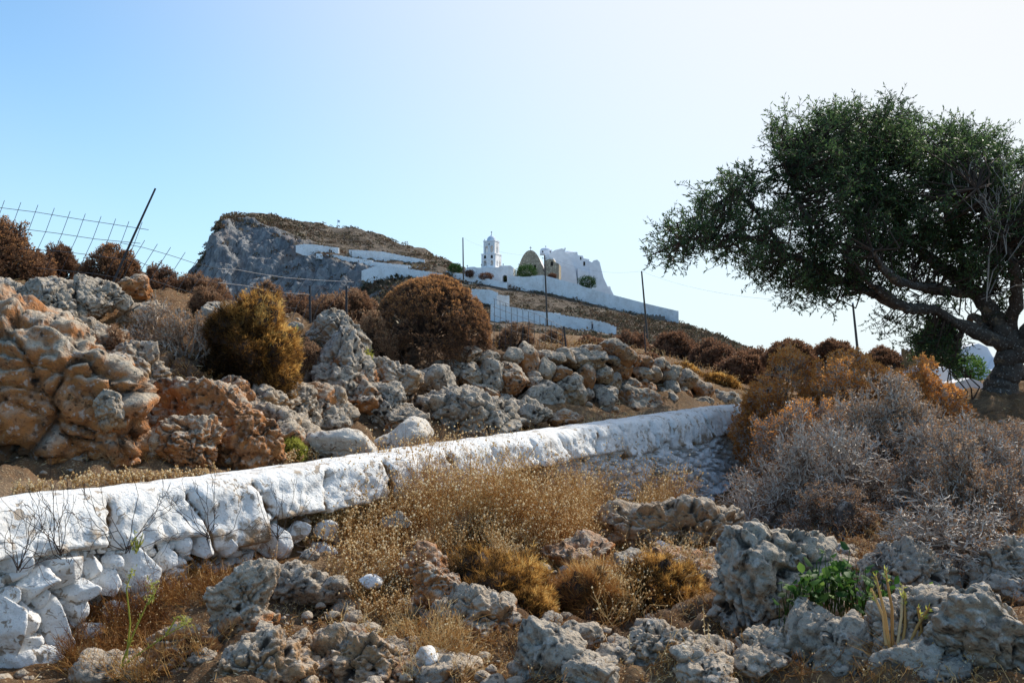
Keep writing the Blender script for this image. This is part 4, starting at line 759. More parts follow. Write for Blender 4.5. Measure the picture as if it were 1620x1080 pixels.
# --- dry flower stalks and grasses (uncountable)
def stalk_mass(name, n, pts, hmin, hmax, seed, label, leaf=STRAW, seeds=True, sr=.0066, branchn=5, lean=.25, w=.0026, tone=(.2, .8), kindstuff=True, cat='dry grass'):
    r = np.random.default_rng(seed); poly = np.array(pts, float); x0, y0 = poly.min(0); x1, y1 = poly.max(0); mb = MB(); sb = MB(); B = []; k = 0
    def inside(x, y):
        c_ = np.zeros(len(x), bool); j = len(poly) - 1
        for i in range(len(poly)):
            a, b = poly[i], poly[j]; m_ = ((a[1] > y) != (b[1] > y)) & (x < (b[0] - a[0]) * (y - a[1]) / (b[1] - a[1] + 1e-9) + a[0]); c_ ^= m_; j = i
        return c_
    X = r.uniform(x0, x1, n * 4); Y = r.uniform(y0, y1, n * 4); ok = inside(X, Y) & (perlin(np.stack([X / 60, Y / 40, 0 * X], 1), seed) > -.12 + r.uniform(-.25, .25, n * 4)); X, Y = X[ok][:n], Y[ok][:n]
    for a, c_ in zip(X, Y): B.append(hit(a, c_))
    B = np.array(B); n = len(B); pn = perlin(B * 1.7, seed + 5); h = (hmin + (hmax - hmin) * np.clip(r.beta(1.2, 2.2, n) + pn * .7, 0, 1))[:, None]; wl = np.stack([perlin(B * .9, seed + 6), perlin(B * .9, seed + 7)], 1) * .9; D = norm(np.stack([wl[:, 0] + r.normal(size=n) * lean * 1.3, wl[:, 1] + r.normal(size=n) * lean * 1.3, np.ones(n)], 1)); M_ = B + D * h * .55; D2 = norm(D + r.normal(size=(n, 3)) * .4); T = M_ + D2 * h * .45; t = np.clip(r.uniform(tone[0], tone[1], n) + perlin(B * 1.1, seed + 9) * .6, 0, 1)
    mb.segs(B - D * .03, M_, w * .6, w * .5, 3, t); mb.segs(M_, T, w * .5, w * .3, 3, t)
    if branchn:
        idx = np.repeat(np.arange(n), branchn); f = r.uniform(.15, 1, len(idx))[:, None]; A = M_[idx] * (1 - f) + T[idx] * f; A = np.where(r.uniform(size=(len(idx), 1)) < .3, B[idx] * .4 + M_[idx] * .6, A)
        Db = norm(D2[idx] + r.normal(size=(len(idx), 3)) * .8 + [0, 0, .3]); E = A + Db * h[idx] * r.uniform(.12, .38, (len(idx), 1)); mb.segs(A, E, w * .35, w * .25, 3, t[idx])
        tips = np.concatenate([T, E])
    else: tips = T
    o = mb.build(name, leaf, None, False, (0, 0, 0))
    tag(o, label, cat, None, 'stuff' if kindstuff else None)
    if seeds:
        q = tips[r.uniform(size=len(tips)) < (.75 if sr > .0045 else .12)]; m_ = len(q); oc = np.array([[1, 0, 0], [-1, 0, 0], [0, 1, 0], [0, -1, 0], [0, 0, 1.2], [0, 0, -1.2]]); fc = np.array([[0, 2, 4], [2, 1, 4], [1, 3, 4], [3, 0, 4], [2, 0, 5], [1, 2, 5], [3, 1, 5], [0, 3, 5]])
        V = q[:, None] + oc[None] * (sr * r.uniform(.5, 1.4, (m_, 1, 1))); sb.add(V.reshape(-1, 3), (np.arange(m_)[:, None, None] * 6 + fc[None]).reshape(-1, 3), np.repeat(r.uniform(0, 1, m_), 6))
        tag(sb.build('seed_heads', SEED, o), kind='stuff')
    return o
stalk_mass('dry_flower_stalks', 4600, [(590,800),(620,735),(760,730),(900,735),(1010,770),(1090,800),(1060,840),(960,855),(940,880),(760,880),(620,860)], .10, .56, 61, 'mass of golden dry flower stalks with pale seed heads in front of the white wall')
stalk_mass('dry_flower_stalks', 900, [(500,815),(640,790),(640,850),(480,860)], .15, .42, 73, 'sprays of golden dry stalks hanging against the middle of the white coping')
stalk_mass('dry_flower_stalks', 600, [(470,830),(600,790),(640,860),(600,960),(500,930)], .10, .30, 62, 'thin olive and straw stalks left of the main mass of dry flowers', tone=(.1, .6))
stalk_mass('dry_grass', 1500, [(230,900),(300,850),(400,850),(440,900),(380,960),(270,960)], .05, .20, 63, 'tangle of orange dry grass on the bank under the white coping', tone=(.05, .75), sr=.003, lean=.7)
stalk_mass('dry_grass', 1200, [(100,1080),(110,1000),(160,960),(250,960),(330,1040),(250,1085)], .08, .26, 64, 'brown dry grass growing between the white stones at the bottom left', tone=(.0, .6), sr=.003, lean=.5)
stalk_mass('dry_grass', 2600, [(440,1085),(420,960),(640,900),(900,880),(1120,880),(1150,1085)], .03, .12, 65, 'short dry grass over the foreground slope', tone=(.1, .9), sr=.003, lean=.8, branchn=3)
stalk_mass('dry_grass', 1300, [(860,900),(900,850),(1150,850),(1180,900),(1000,915)], .03, .10, 66, 'reddish dry turf on the flat ledges', tone=(.05, .7), sr=.002, lean=.8, branchn=3)
stalk_mass('dry_grass', 1600, [(1180,860),(1300,820),(1620,800),(1620,900),(1400,960),(1250,880)], .04, .16, 67, 'pale dry grass under the bare shrubs', tone=(.2, 1), sr=.004, lean=.6)
stalk_mass('dry_grass', 1300, [(1130,1085),(1120,960),(1200,900),(1620,890),(1620,1085)], .03, .13, 74, 'dark straggly dry grass between the boulders at the bottom right', tone=(.0, .7), sr=.003, lean=.8, branchn=4)
stalk_mass('dry_grass', 1500, [(600,860),(860,850),(1120,870),(1110,930),(960,1000),(900,900),(700,900),(640,1000),(560,960)], .06, .26, 75, 'golden dry grass standing between the rocks and cushions of the foreground', tone=(.35, 1), sr=.005, lean=.4)
stalk_mass('dry_grass', 700, [(520,990),(700,940),(760,1085),(640,1085)], .05, .2, 76, 'pale straw tufts at the bottom centre', tone=(.4, 1), sr=.004, lean=.6)
stalk_mass('verge_grass', 1100, [(0,792),(100,770),(300,748),(480,720),(650,695),(640,703),(480,735),(300,762),(100,782)], .03, .10, 68, 'short dry grass with white flower heads along the left path verge', tone=(.2, .9), sr=.007)
stalk_mass('verge_grass', 800, [(690,698),(800,680),(950,662),(1080,650),(1165,636),(1168,642),(1000,665),(800,690)], .03, .09, 69, 'straw-yellow grass along the path under the dry stone wall', tone=(.3, 1), sr=.005)
stalk_mass('dry_grass', 2600, [(0,560),(60,480),(300,500),(480,520),(520,640),(400,720),(200,740),(120,640)], .03, .14, 70, 'brown dry grass growing between the rocks of the left bank', tone=(.0, .7), sr=.002, lean=.7, branchn=3)
stalk_mass('dry_grass', 900, [(700,552),(1000,545),(1150,590),(1180,625),(1060,578),(850,556)], .08, .30, 71, 'tall pale dry grass behind the dry stone wall', tone=(.2, .9), sr=.006, w=.006)
stalk_mass('dry_grass', 1500, [(1180,660),(1460,660),(1620,680),(1620,800),(1250,800)], .05, .14, 72, 'dull dry grass under the shrubs at the right', tone=(.1, .8), sr=.004, w=.004)
# --- thin dark leafless twigs in front of the white coping
r = np.random.default_rng(77)
for i, (px_, py_, d_, sp, lab) in enumerate([(95,880,4.15,150,'fan of thin dark leafless twigs against the white coping at the far left'),(200,870,4.4,160,'spray of thin dark twigs rising left of the cracked coping'),(330,850,4.9,130,'thin dark twigs against the middle coping blocks'),(440,850,5.3,120,'thin dark twigs beside the last free-standing coping block'),(30,900,4.1,120,'dark curved twigs over the white stones at the left edge')]):
    A, B, ra, rb, lv, T, D = branch(P(px_, py_, d_), (S(sp, d_) * .7, S(sp, d_) * .25, S(sp, d_)), 9, 5, 500 + i, .4, (1, 2), .1, 0, .25, .2, .004, .0012)
    mb = MB(); mb.segs(A, B, ra * .7, rb * .7, 3, r.uniform(.2, .8, len(A))); tag(mb.build('twig_shrub', DARKT, None), lab, 'twig shrub')
# --- green leafy plant, thick stalks, small yellow plants
gp = empty('leafy_plant', P(1320, 950, 3.95), 'green broad-leaved plant growing beside the big grey pitted boulder', 'plant')
lb = MB(); sb = MB()
for i in range(190):
    px_ = r.choice([r.normal(1285, 22), r.normal(1320, 25), r.normal(1345, 18), r.normal(1395, 22), r.normal(1460, 22)], p=[.3, .3, .2, .12, .08]); py_ = {True: r.normal(930, 18), False: r.normal(925, 22)}[px_ < 1370] + (40 if px_ > 1430 else 0) - (20 if 1300 < px_ < 1350 else 0)
    q = P(px_, py_, r.uniform(3.75, 4.0)); D = norm(np.array([r.normal() * .8, -.5 + r.normal() * .5, .35 + r.normal() * .4])); U = norm(np.cross(D, [r.normal() * .3, -.6, 1])); L = r.uniform(.03, .065); W = L * .36; nn = np.cross(D, U)
    V = [q, q + D * L * .3 + U * W * .8 + nn * .004, q + D * L * .62 + U * W * .85, q + D * L - nn * .008, q + D * L * .62 - U * W * .85, q + D * L * .3 - U * W * .8 + nn * .004, q + D * L * .35 - nn * .004, q + D * L * .66 - nn * .005]
    lb.add(V, [[0, 1, 6, 6][:3] + [6][:0], ] if False else [[0, 1, 6], [1, 2, 6], [2, 7, 6], [2, 3, 7], [0, 6, 5], [5, 6, 4], [4, 6, 7], [4, 7, 3]], r.uniform(.1, .85)); b = P(px_ + r.normal() * 8, py_ + 45, 3.98); sb.segs([b], [q], .0025, .0015, 4, r.uniform(.2, .6))
lb.build('leaves', GREEN, gp, True); sb.build('stems_or_filler', GREEN, gp)
ts = empty('stalk_plant', P(1440, 1045, 3.4), 'tuft of thick straw-coloured stalks with green tips in the right foreground', 'plant'); mb = MB(); lv_ = MB(); dk = MB()
for (a, b, c, e) in [(1408,1030,1385,910),(1412,1028,1400,900),(1418,1030,1428,925),(1425,1035,1432,940),(1435,1025,1470,960),(1445,1030,1490,985),(1440,1030,1452,960),(1450,1035,1500,975),(1402,1020,1378,930),(1430,1030,1462,950),(1455,1040,1480,1000)]:
    p0, p1 = P(a, b, 3.4), P(c, e, 3.45 + r.uniform(-.08, .12)); m_ = (p0 + p1) / 2 + r.normal(size=3) * .012; mb.tube([p0, m_, p1], [.0065, .0055, .004], 6, r.uniform(.45, .9)); k = 16
    Dn = norm(np.tile(p1 - m_, (k, 1)) * 8 + r.normal(size=(k, 3)) * .9); lv_.leaves(np.tile(p1, (k, 1)) - np.outer(r.uniform(0, .06, k), norm(p1 - m_)), Dn, .026, .006, r.uniform(.3, 1, k)); 
blades(dk, P(1435, 1050, 3.42), .16, 260, r, 1.0, .003, (.1, .8), .12, .6)
mb.build('stalks', STRAW, ts, True); lv_.build('leaves', YG, ts); dk.build('dead_leaves', STRAW, ts)
yp = empty('yellow_stalk_plant', P(200, 1050, 4.0), 'spindly yellow-green plant among the white stones at the lower left', 'plant'); mb = MB(); lv_ = MB()
for pts in [[(190,1055),(212,1000),(230,960),(238,945)], [(190,1055),(225,1030),(262,1005),(296,985)], [(200,1040),(206,985),(200,930),(208,905)], [(235,955),(246,935),(240,925)], [(262,1005),(280,975),(292,982)]]:
    q = np.array([P(a, b, 3.95) for a, b in pts]); mb.tube(q, np.linspace(.005, .002, len(q)), 5, .5); k = 26; lv_.leaves(np.tile(q[-1], (k, 1)) + r.normal(size=(k, 3)) * .012, norm(r.normal(size=(k, 3))), .018, .006, r.uniform(.3, 1, k))
    k = 22; s_ = r.integers(0, len(q) - 1, k); f = r.uniform(0, 1, (k, 1)); lv_.leaves(q[s_] * (1 - f) + q[s_ + 1] * f, norm(r.normal(size=(k, 3)) + [0, 0, .5]), .022, .004, r.uniform(.2, .9, k))
mb.build('stalks', YG, yp, True); lv_.build('leaves', YG, yp)
for i, (px_, py_, d_, lab) in enumerate([(585,560,9.4,'small yellow-green sprig between the boulders, centre-left'), (528,560,9.6,'tiny yellow-flowered sprig on the rounded grey boulder'), (460,520,9.5,'pale yellow sprig under the wire fence'), (216,856,4.3,'single yellow-green sprig above the round white stone'), (505,635,8.3,'dull green sprig in a crack of the craggy outcrop')]):
    lv_ = MB(); k = 60; q = P(px_, py_, d_); h_ = S(26, d_); A = np.tile(q - [0, 0, h_ * .7], (7, 1)); E = q + r.normal(size=(7, 3)) * h_ * .3; lv_.segs(A, E, .004, .002, 3, .4); ix = r.integers(0, 7, k); lv_.leaves(E[ix] - (E[ix] - A[ix]) * r.uniform(0, .5, (k, 1)), norm(r.normal(size=(k, 3)) + [0, 0, .6]), h_ * .22, h_ * .08, r.uniform(.2, 1, k)); tag(lv_.build('sprig', YG, None), lab, 'sprig')
mb = MB(); sb = MB()
oat = empty('oat_stalks', P(1115, 1085, 3.75), 'pale wild oat stalks with drooping ears at the bottom, left of the big boulder', 'grass tuft')
for (a, b, c, e) in [(1095,1085,1090,990),(1122,1090,1112,955),(1125,1090,1180,1045),(1000,1085,995,1005),(1050,1085,1045,1010),(1255,1090,1245,1040),(1130,1085,1120,985),(1085,1085,1070,1000)]:
    p0, p1 = P(a, b, 3.7), P(c, e, 3.7 + r.uniform(-.1, .1)); mb.tube([p0, (p0 + p1) / 2 + r.normal(size=3) * .006, p1], [.0018, .0015, .001], 4, .85); k = 12; s_ = r.uniform(0, .3, (k, 1)); sb.leaves(p1 * (1 - s_) + p0 * s_, norm(r.normal(size=(k, 3)) + [0, 0, -.4]), .016, .005, r.uniform(.4, 1, k))
mb.build('stalks', STRAW, oat); sb.build('ears', SEED, oat)
# ------------------------------------------------------------ the evergreen tree at the right
D0 = 14.0
TL = [ # limbs: (name-less) pixel polyline with depth and radius in px
 ([(1572,640,0),(1590,600,0),(1600,560,0),(1588,520,0),(1560,480,.1),(1530,445,.2)], [31,22,19,17,14,10]),
 ([(1598,565,0),(1625,535,-.2),(1665,500,-.4),(1720,450,-.5)], [17,15,12,9]),
 ([(1585,600,0),(1620,590,.2),(1680,560,.4)], [12,11,8]),
 ([(1596,545,0),(1560,530,-.2),(1510,505,-.3),(1470,482,-.5),(1440,486,-.6),(1410,470,-.7),(1378,445,-.9),(1352,418,-1.1),(1335,395,-1.2)], [13,11,9,7.5,7,6,5,4,3]),
 ([(1440,486,-.6),(1405,472,-.6),(1372,455,-.5),(1330,440,-.7),(1285,410,-1),(1240,392,-1.2),(1190,370,-1.4),(1130,365,-1.5),(1080,375,-1.6)], [7,6.5,6,5,4.5,3.8,3,2.2,1.6]),
 ([(1530,445,.2),(1490,420,.3),(1450,385,.2),(1420,350,.1),(1400,300,0),(1370,250,0),(1340,210,.1)], [10,9,7.5,6,4.5,3.2,2]),
 ([(1545,462,.2),(1500,455,-.3),(1455,450,-.8),(1420,440,-1.2),(1395,420,-1.5),(1380,390,-1.8)], [9,8,7,6,4.5,3]),
 ([(1530,445,.2),(1520,390,.5),(1500,330,.6),(1480,270,.8),(1460,220,.8)], [9,7.5,6,4,2.5]),
 ([(1555,475,.1),(1575,420,.8),(1590,360,1.0),(1590,300,1.2),(1580,250,1.2)], [10,8,6,4,2.5]),
 ([(1598,520,0),(1612,460,-.5),(1600,400,-.9),(1570,340,-1.3),(1545,290,-1.5)], [11,9,7,5,3]),
 ([(1565,520,0),(1540,490,.6),(1525,520,.8),(1490,560,.9),(1460,560,.9)], [7,5,4,3,2]),
 ([(1352,418,-1.1),(1310,370,-1.3),(1270,330,-1.4),(1250,280,-1.3),(1255,230,-1.2)], [4,3.5,3,2.3,1.6]),
 ([(1240,392,-1.2),(1200,330,-1.2),(1170,295,-1.2),(1140,310,-1.2)], [3.5,2.6,2,1.3]),
 ([(1620,540,-.2),(1680,430,.5),(1700,350,.8),(1680,290,.8)], [12,9,6,3]),
 ([(1575,640,0),(1545,640,-.3),(1520,655,-.4)], [14,8,3]), ([(1575,635,0),(1605,655,.1),(1640,665,.2)], [12,8,4])]
tree = empty('evergreen_tree', P(1572, 640, D0), 'large wind-swept evergreen tree with a dark trunk and leaning crown at the right', 'tree')
mb = MB(); LP = []; r = np.random.default_rng(90); TL = [([(a, 640 - (640 - b) * .975 if b < 640 else b, c) for a, b, c in q_], rr_) for q_, rr_ in TL]
for pts, rad in TL:
    q = np.array([P(a, b, D0 + c) for a, b, c in pts]); rr = np.array(rad) * D0 / F; L = np.linspace(0, 1, len(q)); Ls = np.linspace(0, 1, len(q) * 5)
    qs = np.stack([np.interp(Ls, L, q[:, i]) for i in range(3)], 1); ker = np.array([.25, .5, .25])
    for _ in range(6): qs[1:-1] = .25 * qs[:-2] + .5 * qs[1:-1] + .25 * qs[2:]
    rs = np.interp(Ls, L, rr); qs[1:-1] += r.normal(size=qs[1:-1].shape) * rs[1:-1, None] * .12; mb.tube(qs, rs, 12, .4); LP.append(np.concatenate([qs, rs[:, None]], 1))
vv_ = np.concatenate(mb.V); ff = fbm(vv_ * [4, 4, 2], 4, 7); 
o = mb.build('trunk', BARK, tree, True, attrs={'cav': sstep(.1, .7, -ff) * .7})
co = np.zeros(len(o.data.vertices) * 3); o.data.vertices.foreach_get('normal', co); nn = co.reshape(-1, 3); cv = np.zeros_like(co); o.data.vertices.foreach_get('co', cv); cv = cv.reshape(-1, 3) + nn * (ff * .035)[:, None]; o.data.vertices.foreach_set('co', cv.ravel())
LP = np.concatenate(LP)
CR = [(1095,372,55,30,1.0),(1060,392,35,18,1.),(1130,345,50,40,1.0),(1150,300,42,38,.8),(1180,270,22,16,.9),(1195,330,50,50,.6),(1200,400,70,35,1.1),(1250,430,60,30,1.2),(1270,460,35,24,.8),(1300,478,22,12,.8),(1250,350,60,50,.9),(1262,200,48,38,1.2),(1250,250,45,40,1.1),(1300,230,70,65,1.3),(1360,200,75,48,1.3),(1420,185,60,35,1.2),
 (1320,300,80,60,1.0),(1330,380,80,45,1.2),(1310,440,55,35,1.2),(1400,260,90,80,1.2),(1400,350,90,60,1.1),(1380,420,60,35,.9),(1480,230,80,55,1.2),(1550,240,75,50,1.2),(1480,320,90,70,1.1),(1470,400,80,50,.9),(1560,320,80,70,1.1),(1550,400,70,50,.8),(1610,290,70,60,1.2),(1650,360,80,80,1.1),(1610,420,50,50,.7),
 (1480,540,45,35,1.3),(1470,505,45,28,.9),(1390,492,30,18,.4),(1425,520,25,20,.5),(1500,570,30,20,1.2),(1600,480,40,40,.5),(1700,300,80,80,1),(1720,430,70,70,1),(1520,440,50,35,.6),(1440,450,40,30,.8),(1330,470,25,14,.6),(1530,215,40,22,1.),(1340,175,40,16,1.)]
CL = []
for (cx, cy, rx, ry, den) in CR:
    cy = 640 - (640 - cy) * .972
    k = max(2, int(rx * ry / 85 * den)); u = norm(r.normal(size=(k, 3))) * (r.uniform(.25, 1, (k, 1)) ** .5); dm = 2.0 * (1 - abs(cy - 340) / 500) if cy < 480 else .6
    dc = np.interp(cx, [1025, 1200, 1400, 1750], [-1.5, -1.1, 0, .2]); CL.append(P(cx + u[:, 0] * rx, cy + u[:, 1] * ry, D0 + dc + u[:, 2] * dm * min(1, rx / 60)))
CL = np.concatenate(CL); tw = MB(); lf = MB(); tipsA = []
# clump -> nearest limb twig
SA, SB, SR, Lq, Ld, Lt = [], [], [], [], [], []
for c in CL:
    dist = np.linalg.norm(LP[:, :3] - c, axis=1) + LP[:, 3] * 3; j = int(np.argmin(dist)); a = LP[j, :3]; m_ = (a + c) / 2 + r.normal(size=3) * .12 + [0, 0, -.06]
    SA += [a, m_]; SB += [m_, c]; SR += [(.016, .011), (.011, .007)]
n_tw = 9
idx = np.repeat(np.arange(len(CL)), n_tw); D = norm(r.normal(size=(len(idx), 3)) + [0, 0, .35]); L = r.uniform(.14, .36, len(idx))[:, None]; A = CL[idx] + r.normal(size=(len(idx), 3)) * .05; M_ = A + D * L * .5; D2 = norm(D + r.normal(size=D.shape) * .35 + [-.1, 0, .1]); E = M_ + D2 * L * .5
tw.segs(SA, SB, np.array(SR)[:, 0], np.array(SR)[:, 1], 4, r.uniform(0, .5, len(SA))); tw.segs(A, M_, .005, .004, 3, r.uniform(.0, .6, len(A))); tw.segs(M_, E, .004, .002, 3, r.uniform(.0, .6, len(A)))
tw.build('twigs', DARKT, tree)
k = 13; ix = np.repeat(np.arange(len(idx)), k); f = r.uniform(.1, 1.05, (len(ix), 1)); Q = np.where(f < .5, A[ix] + (M_ - A)[ix] * f * 2, M_[ix] + (E - M_)[ix] * (f - .5) * 2); Dd = norm(D2[ix] * .8 + r.normal(size=(len(ix), 3)) * .7); 
crown_tone = np.clip(.42 + .20 * r.normal(size=len(CL))[idx][ix] * .7 + r.normal(size=len(ix)) * .16 + sstep(3.5, 5.5, Q[:, 2]) * .12, 0, 1)
lf.leaves(Q, Dd, r.uniform(.045, .08, len(ix)), r.uniform(.013, .021, len(ix)), crown_tone); lf.build('crown', OLIVE, tree)
# pale bare dead twigs in the crown
A, B, ra, rb, lv, T, D = branch(P(1560, 470, D0 - 1.3), (2.2, .4, 2.2), 5, 6, 555, .35, (2, 2), .25, 0, .3, .2, .012, .0035); keep_ = np.ones(len(A), bool)
dm_ = MB(); dm_.segs(A, B, ra * .8, rb * .8, 3, .75); dm_.build('dead_twigs', TWIG, tree)
print('leaves', len(ix), 'clumps', len(CL))

# ------------------------------------------------------------ church complex on the hill
M_wh = mat_simple('lime_plaster', (.88, .88, .90), .85, .25, .6, .2)
def _mw():
    m, nt = new_mat('lime_plaster_aged'); w = N(nt); p = geo_coord(w); n = w.noise(.35, 6, .65, p); n2 = w.noise(2.2, 5, .7, p)
    c = w.mix(w.ramp(n, .4, .7), (.88, .88, .88), (.72, .70, .68)); c = w.mix(w.math('MULTIPLY', w.ramp(n2, .58, .68), .75), c, (.36, .33, .30)); w.out(w.diff(c, .9, w.bump(n2, .6, .2), .1)); return m
M_wh2 = _mw()
def _ms():
    m, nt = new_mat('brown_rubble_masonry'); w = N(nt); p = geo_coord(w); n = w.noise(.6, 6, .65, p); v = w.voro(2.4, p); v2 = w.voro(2.4, p, 'F1', 1)
    bw = w.n('ShaderNodeRGBToBW'); w.link(v2, bw.inputs[0]); c = w.mix(bw.outputs[0], (.46, .39, .29), (.60, .52, .39)); c = w.mix(w.math('MULTIPLY', w.ramp(v, .32, .5), .6), c, (.20, .16, .12)); c = w.mix(w.math('MULTIPLY', w.ramp(n, .5, .7), .4), c, (.14, .12, .10)); w.out(w.diff(c, .95, w.bump(v, .4, .1), .05)); return m
M_st = _ms(); M_hole = mat_simple('dark_opening', (.025, .022, .02), .9, .1, 3, 0); M_iron = mat_simple('dark_iron', (.05, .05, .055), .6, .2, 5, 0)
M_blue = mat_simple('pale_blue_lime', (.62, .70, .80), .85, .2, .5, .2)
def frame_at(px, py, d, yaw=0.):
    o = P(px, py, d); c_, s_ = math.cos(yaw), math.sin(yaw)
    return o, (lambda V: (np.asarray(V, float) @ np.array([[c_, s_, 0], [-s_, c_, 0], [0, 0, 1]])) + o)
def prism(outline, y0, y1, T):
    """extrude an x-z outline along y (convex or simple polygon)"""
    bm = bmesh.new(); n = len(outline); a = [bm.verts.new(tuple(T([[x, y0, z]])[0])) for x, z in outline]; b = [bm.verts.new(tuple(T([[x, y1, z]])[0])) for x, z in outline]
    bm.faces.new(a); bm.faces.new(b[::-1])
    for i in range(n): bm.faces.new((a[(i + 1) % n], a[i], b[i], b[(i + 1) % n]))
    bmesh.ops.recalc_face_normals(bm, faces=bm.faces); return bm
def bm_obj(name, bm, mat, parent=None, loc=None, smooth=False):
    org = np.zeros(3); q = parent
    while q is not None: org += np.array(q.location); q = q.parent
    if parent is None: org = np.array(loc)
    bmesh.ops.translate(bm, verts=bm.verts, vec=Vector(-org)); me = bpy.data.meshes.new(name); bm.to_mesh(me); bm.free(); me.materials.append(mat)
    for p_ in me.polygons: p_.use_smooth = smooth
    o = bpy.data.objects.new(name, me); COL.objects.link(o)
    if parent is not None: o.parent = parent
    else: o.location = org
    return o
def arch_outline(cx, z0, w_, h_, n=7):
    r_ = w_ / 2; return [(cx - r_, z0), (cx + r_, z0)] + [(cx + r_ * math.cos(a), z0 + h_ - r_ + r_ * math.sin(a)) for a in np.linspace(0, PI, n)]
def carve(o, cutters):
    for bm in cutters:
        me = bpy.data.meshes.new('cut'); org = np.zeros(3); q = o
        while q is not None: org += np.array(q.location); q = q.parent
        bmesh.ops.translate(bm, verts=bm.verts, vec=Vector(-org)); bm.to_mesh(me); bm.free(); c = bpy.data.objects.new('cut', me); COL.objects.link(c); c.parent = o
        md = o.modifiers.new('b', 'BOOLEAN'); md.object = c; md.operation = 'DIFFERENCE'; md.solver = 'EXACT'
        bpy.context.view_layer.update(); dg = bpy.context.evaluated_depsgraph_get(); ev = bpy.data.meshes.new_from_object(o.evaluated_get(dg)); old = o.data; o.modifiers.clear(); o.data = ev; bpy.data.meshes.remove(old); bpy.data.objects.remove(c); bpy.data.meshes.remove(me)
def dome(mb, c, rx, rz, k=20, n=8, lo=0., T=None, ry=None):
    V = [[rx * math.cos(a) * math.cos(p_), (ry or rx) * math.sin(a) * math.cos(p_), rz * math.sin(p_)] for p_ in np.linspace(lo, PI / 2 * .999, n) for a in np.linspace(0, 2 * PI, k, endpoint=False)]
    V = np.array(V) + c; Fq = [[i * k + j, i * k + (j + 1) % k, (i + 1) * k + (j + 1) % k, (i + 1) * k + j] for i in range(n - 1) for j in range(k)]
    mb.add(T(V) if T else V, Fq)
def cross(parent, p, h=1.0, w_=.5, name='cross'):
    mb = MB(); p = np.array(p); t = .06; mb.box(p[0] - t, p[0] + t, p[1] - t, p[1] + t, p[2], p[2] + h); mb.box(p[0] - w_ / 2, p[0] + w_ / 2, p[1] - t * .9, p[1] + t * .9, p[2] + h * .62, p[2] + h * .62 + 2 * t); mb.build(name, M_iron, parent)
DC = 240.0; U = DC / F      # metres per pixel at the church
# bell tower
o, T = frame_at(777.5, 424, DC - 4, math.radians(-22)); bt = empty('bell_tower', o, 'white two-tier bell tower with arched openings and small dome', 'bell tower')
a1, a2 = 31 * U / 1.30, 24.5 * U / 1.30; h1, h2 = 21 * U, 20.5 * U
def sq(a, z0, z1): return prism([(-a / 2, z0), (a / 2, z0), (a / 2, z1), (-a / 2, z1)], -a / 2, a / 2, T)
low = bm_obj('lower_tier', sq(a1, -1.5, h1), M_wh2, bt); up_ = bm_obj('upper_tier', sq(a2, h1 + .003, h1 + h2), M_wh2, bt)
def cutx(cx, z0, w_, h_, a): return prism(arch_outline(cx, z0, w_, h_), -a, a, T)
def cuty(cx, z0, w_, h_, a):
    T2 = lambda V: T(np.asarray(V)[:, [1, 0, 2]] * [1, 1, 1]); return prism(arch_outline(cx, z0, w_, h_), -a, a, T2)
carve(low, [cutx(-a1 * .24, .4, .8, 1.5, a1), cutx(a1 * .24, .4, .8, 1.5, a1), cuty(-a1 * .22, .4, .8, 1.5, a1), cuty(a1 * .22, .4, .8, 1.5, a1)])
carve(up_, [cutx(-a2 * .23, h1 + .3, .82, 1.9, a2), cutx(a2 * .23, h1 + .3, .82, 1.9, a2), cuty(0, h1 + .3, 1.2, 1.9, a2), cutx(0, h1 + 2.35, .4, .5, a2), cuty(0, h1 + 2.35, .4, .5, a2)])
for cx in (-a1 * .24, a1 * .24):
    mb = MB(); mb.box(cx - .2, cx + .2, -a1 / 2 + .15, -a1 / 2 + .5, 2.55, 3.1, T); mb.build('bell', M_hole, bt)
    bmw = prism(arch_outline(cx, 2.35, .6, .85), -a1 / 2 - .02, -a1 / 2 + .1, T); bm_obj('bell_opening', bmw, M_hole, bt)
for z_, a_ in ((h1, a1), (h1 + h2, a2)):
    mb = MB(); mb.box(-a_ / 2 - .12, a_ / 2 + .12, -a_ / 2 - .12, a_ / 2 + .12, z_ - .14, z_ + .05, T); mb.build('cornice', M_wh, bt)
mb = MB(); dome(mb, np.array([0, 0, h1 + h2 + .05]), a2 * .40, 1.5, T=T); dome(mb, np.array([0, 0, h1 + h2 + 1.45]), .26, .4, T=T); mb.build('dome', M_blue, bt, True)
for sx_ in (-1, 1):
    for sy_ in (-1, 1): mb = MB(); mb.box(sx_ * a2 * .42 - .13, sx_ * a2 * .42 + .13, sy_ * a2 * .42 - .13, sy_ * a2 * .42 + .13, h1 + h2 + .05, h1 + h2 + .5, T); mb.build('pinnacle', M_wh, bt)
cross(bt, T([[0, 0, h1 + h2 + 1.85]])[0], .9, .5)
# gate building in front of the tower
o, T = frame_at(772, 446, DC - 8, math.radians(-8)); gb = empty('gate_building', o, 'low white building with an arched gateway under the bell tower', 'building')
u = (DC - 8) / F
w0 = bm_obj('wall', prism([(-38 * u, -3), (41 * u, -3), (41 * u, 22 * u), (36 * u, 25.5 * u), (20 * u, 25.5 * u), (17 * u, 23 * u), (-18 * u, 23 * u), (-22 * u, 24.5 * u), (-34 * u, 24 * u), (-38 * u, 17 * u)], 0, 4, T), M_wh2, gb)
carve(w0, [prism(arch_outline(27 * u, -.2, 7.5 * u, 12 * u), -1, 6, T)])
mb = MB(); mb.box(-30 * u, -24 * u, -.7, .3, 0, 15 * u, T); mb.build('buttress', M_wh, gb)
for x_ in (-34, -11, 24): cross(gb, T([[x_ * u, .5, 24.5 * u if x_ > -30 else 23 * u]])[0], .8, .42)
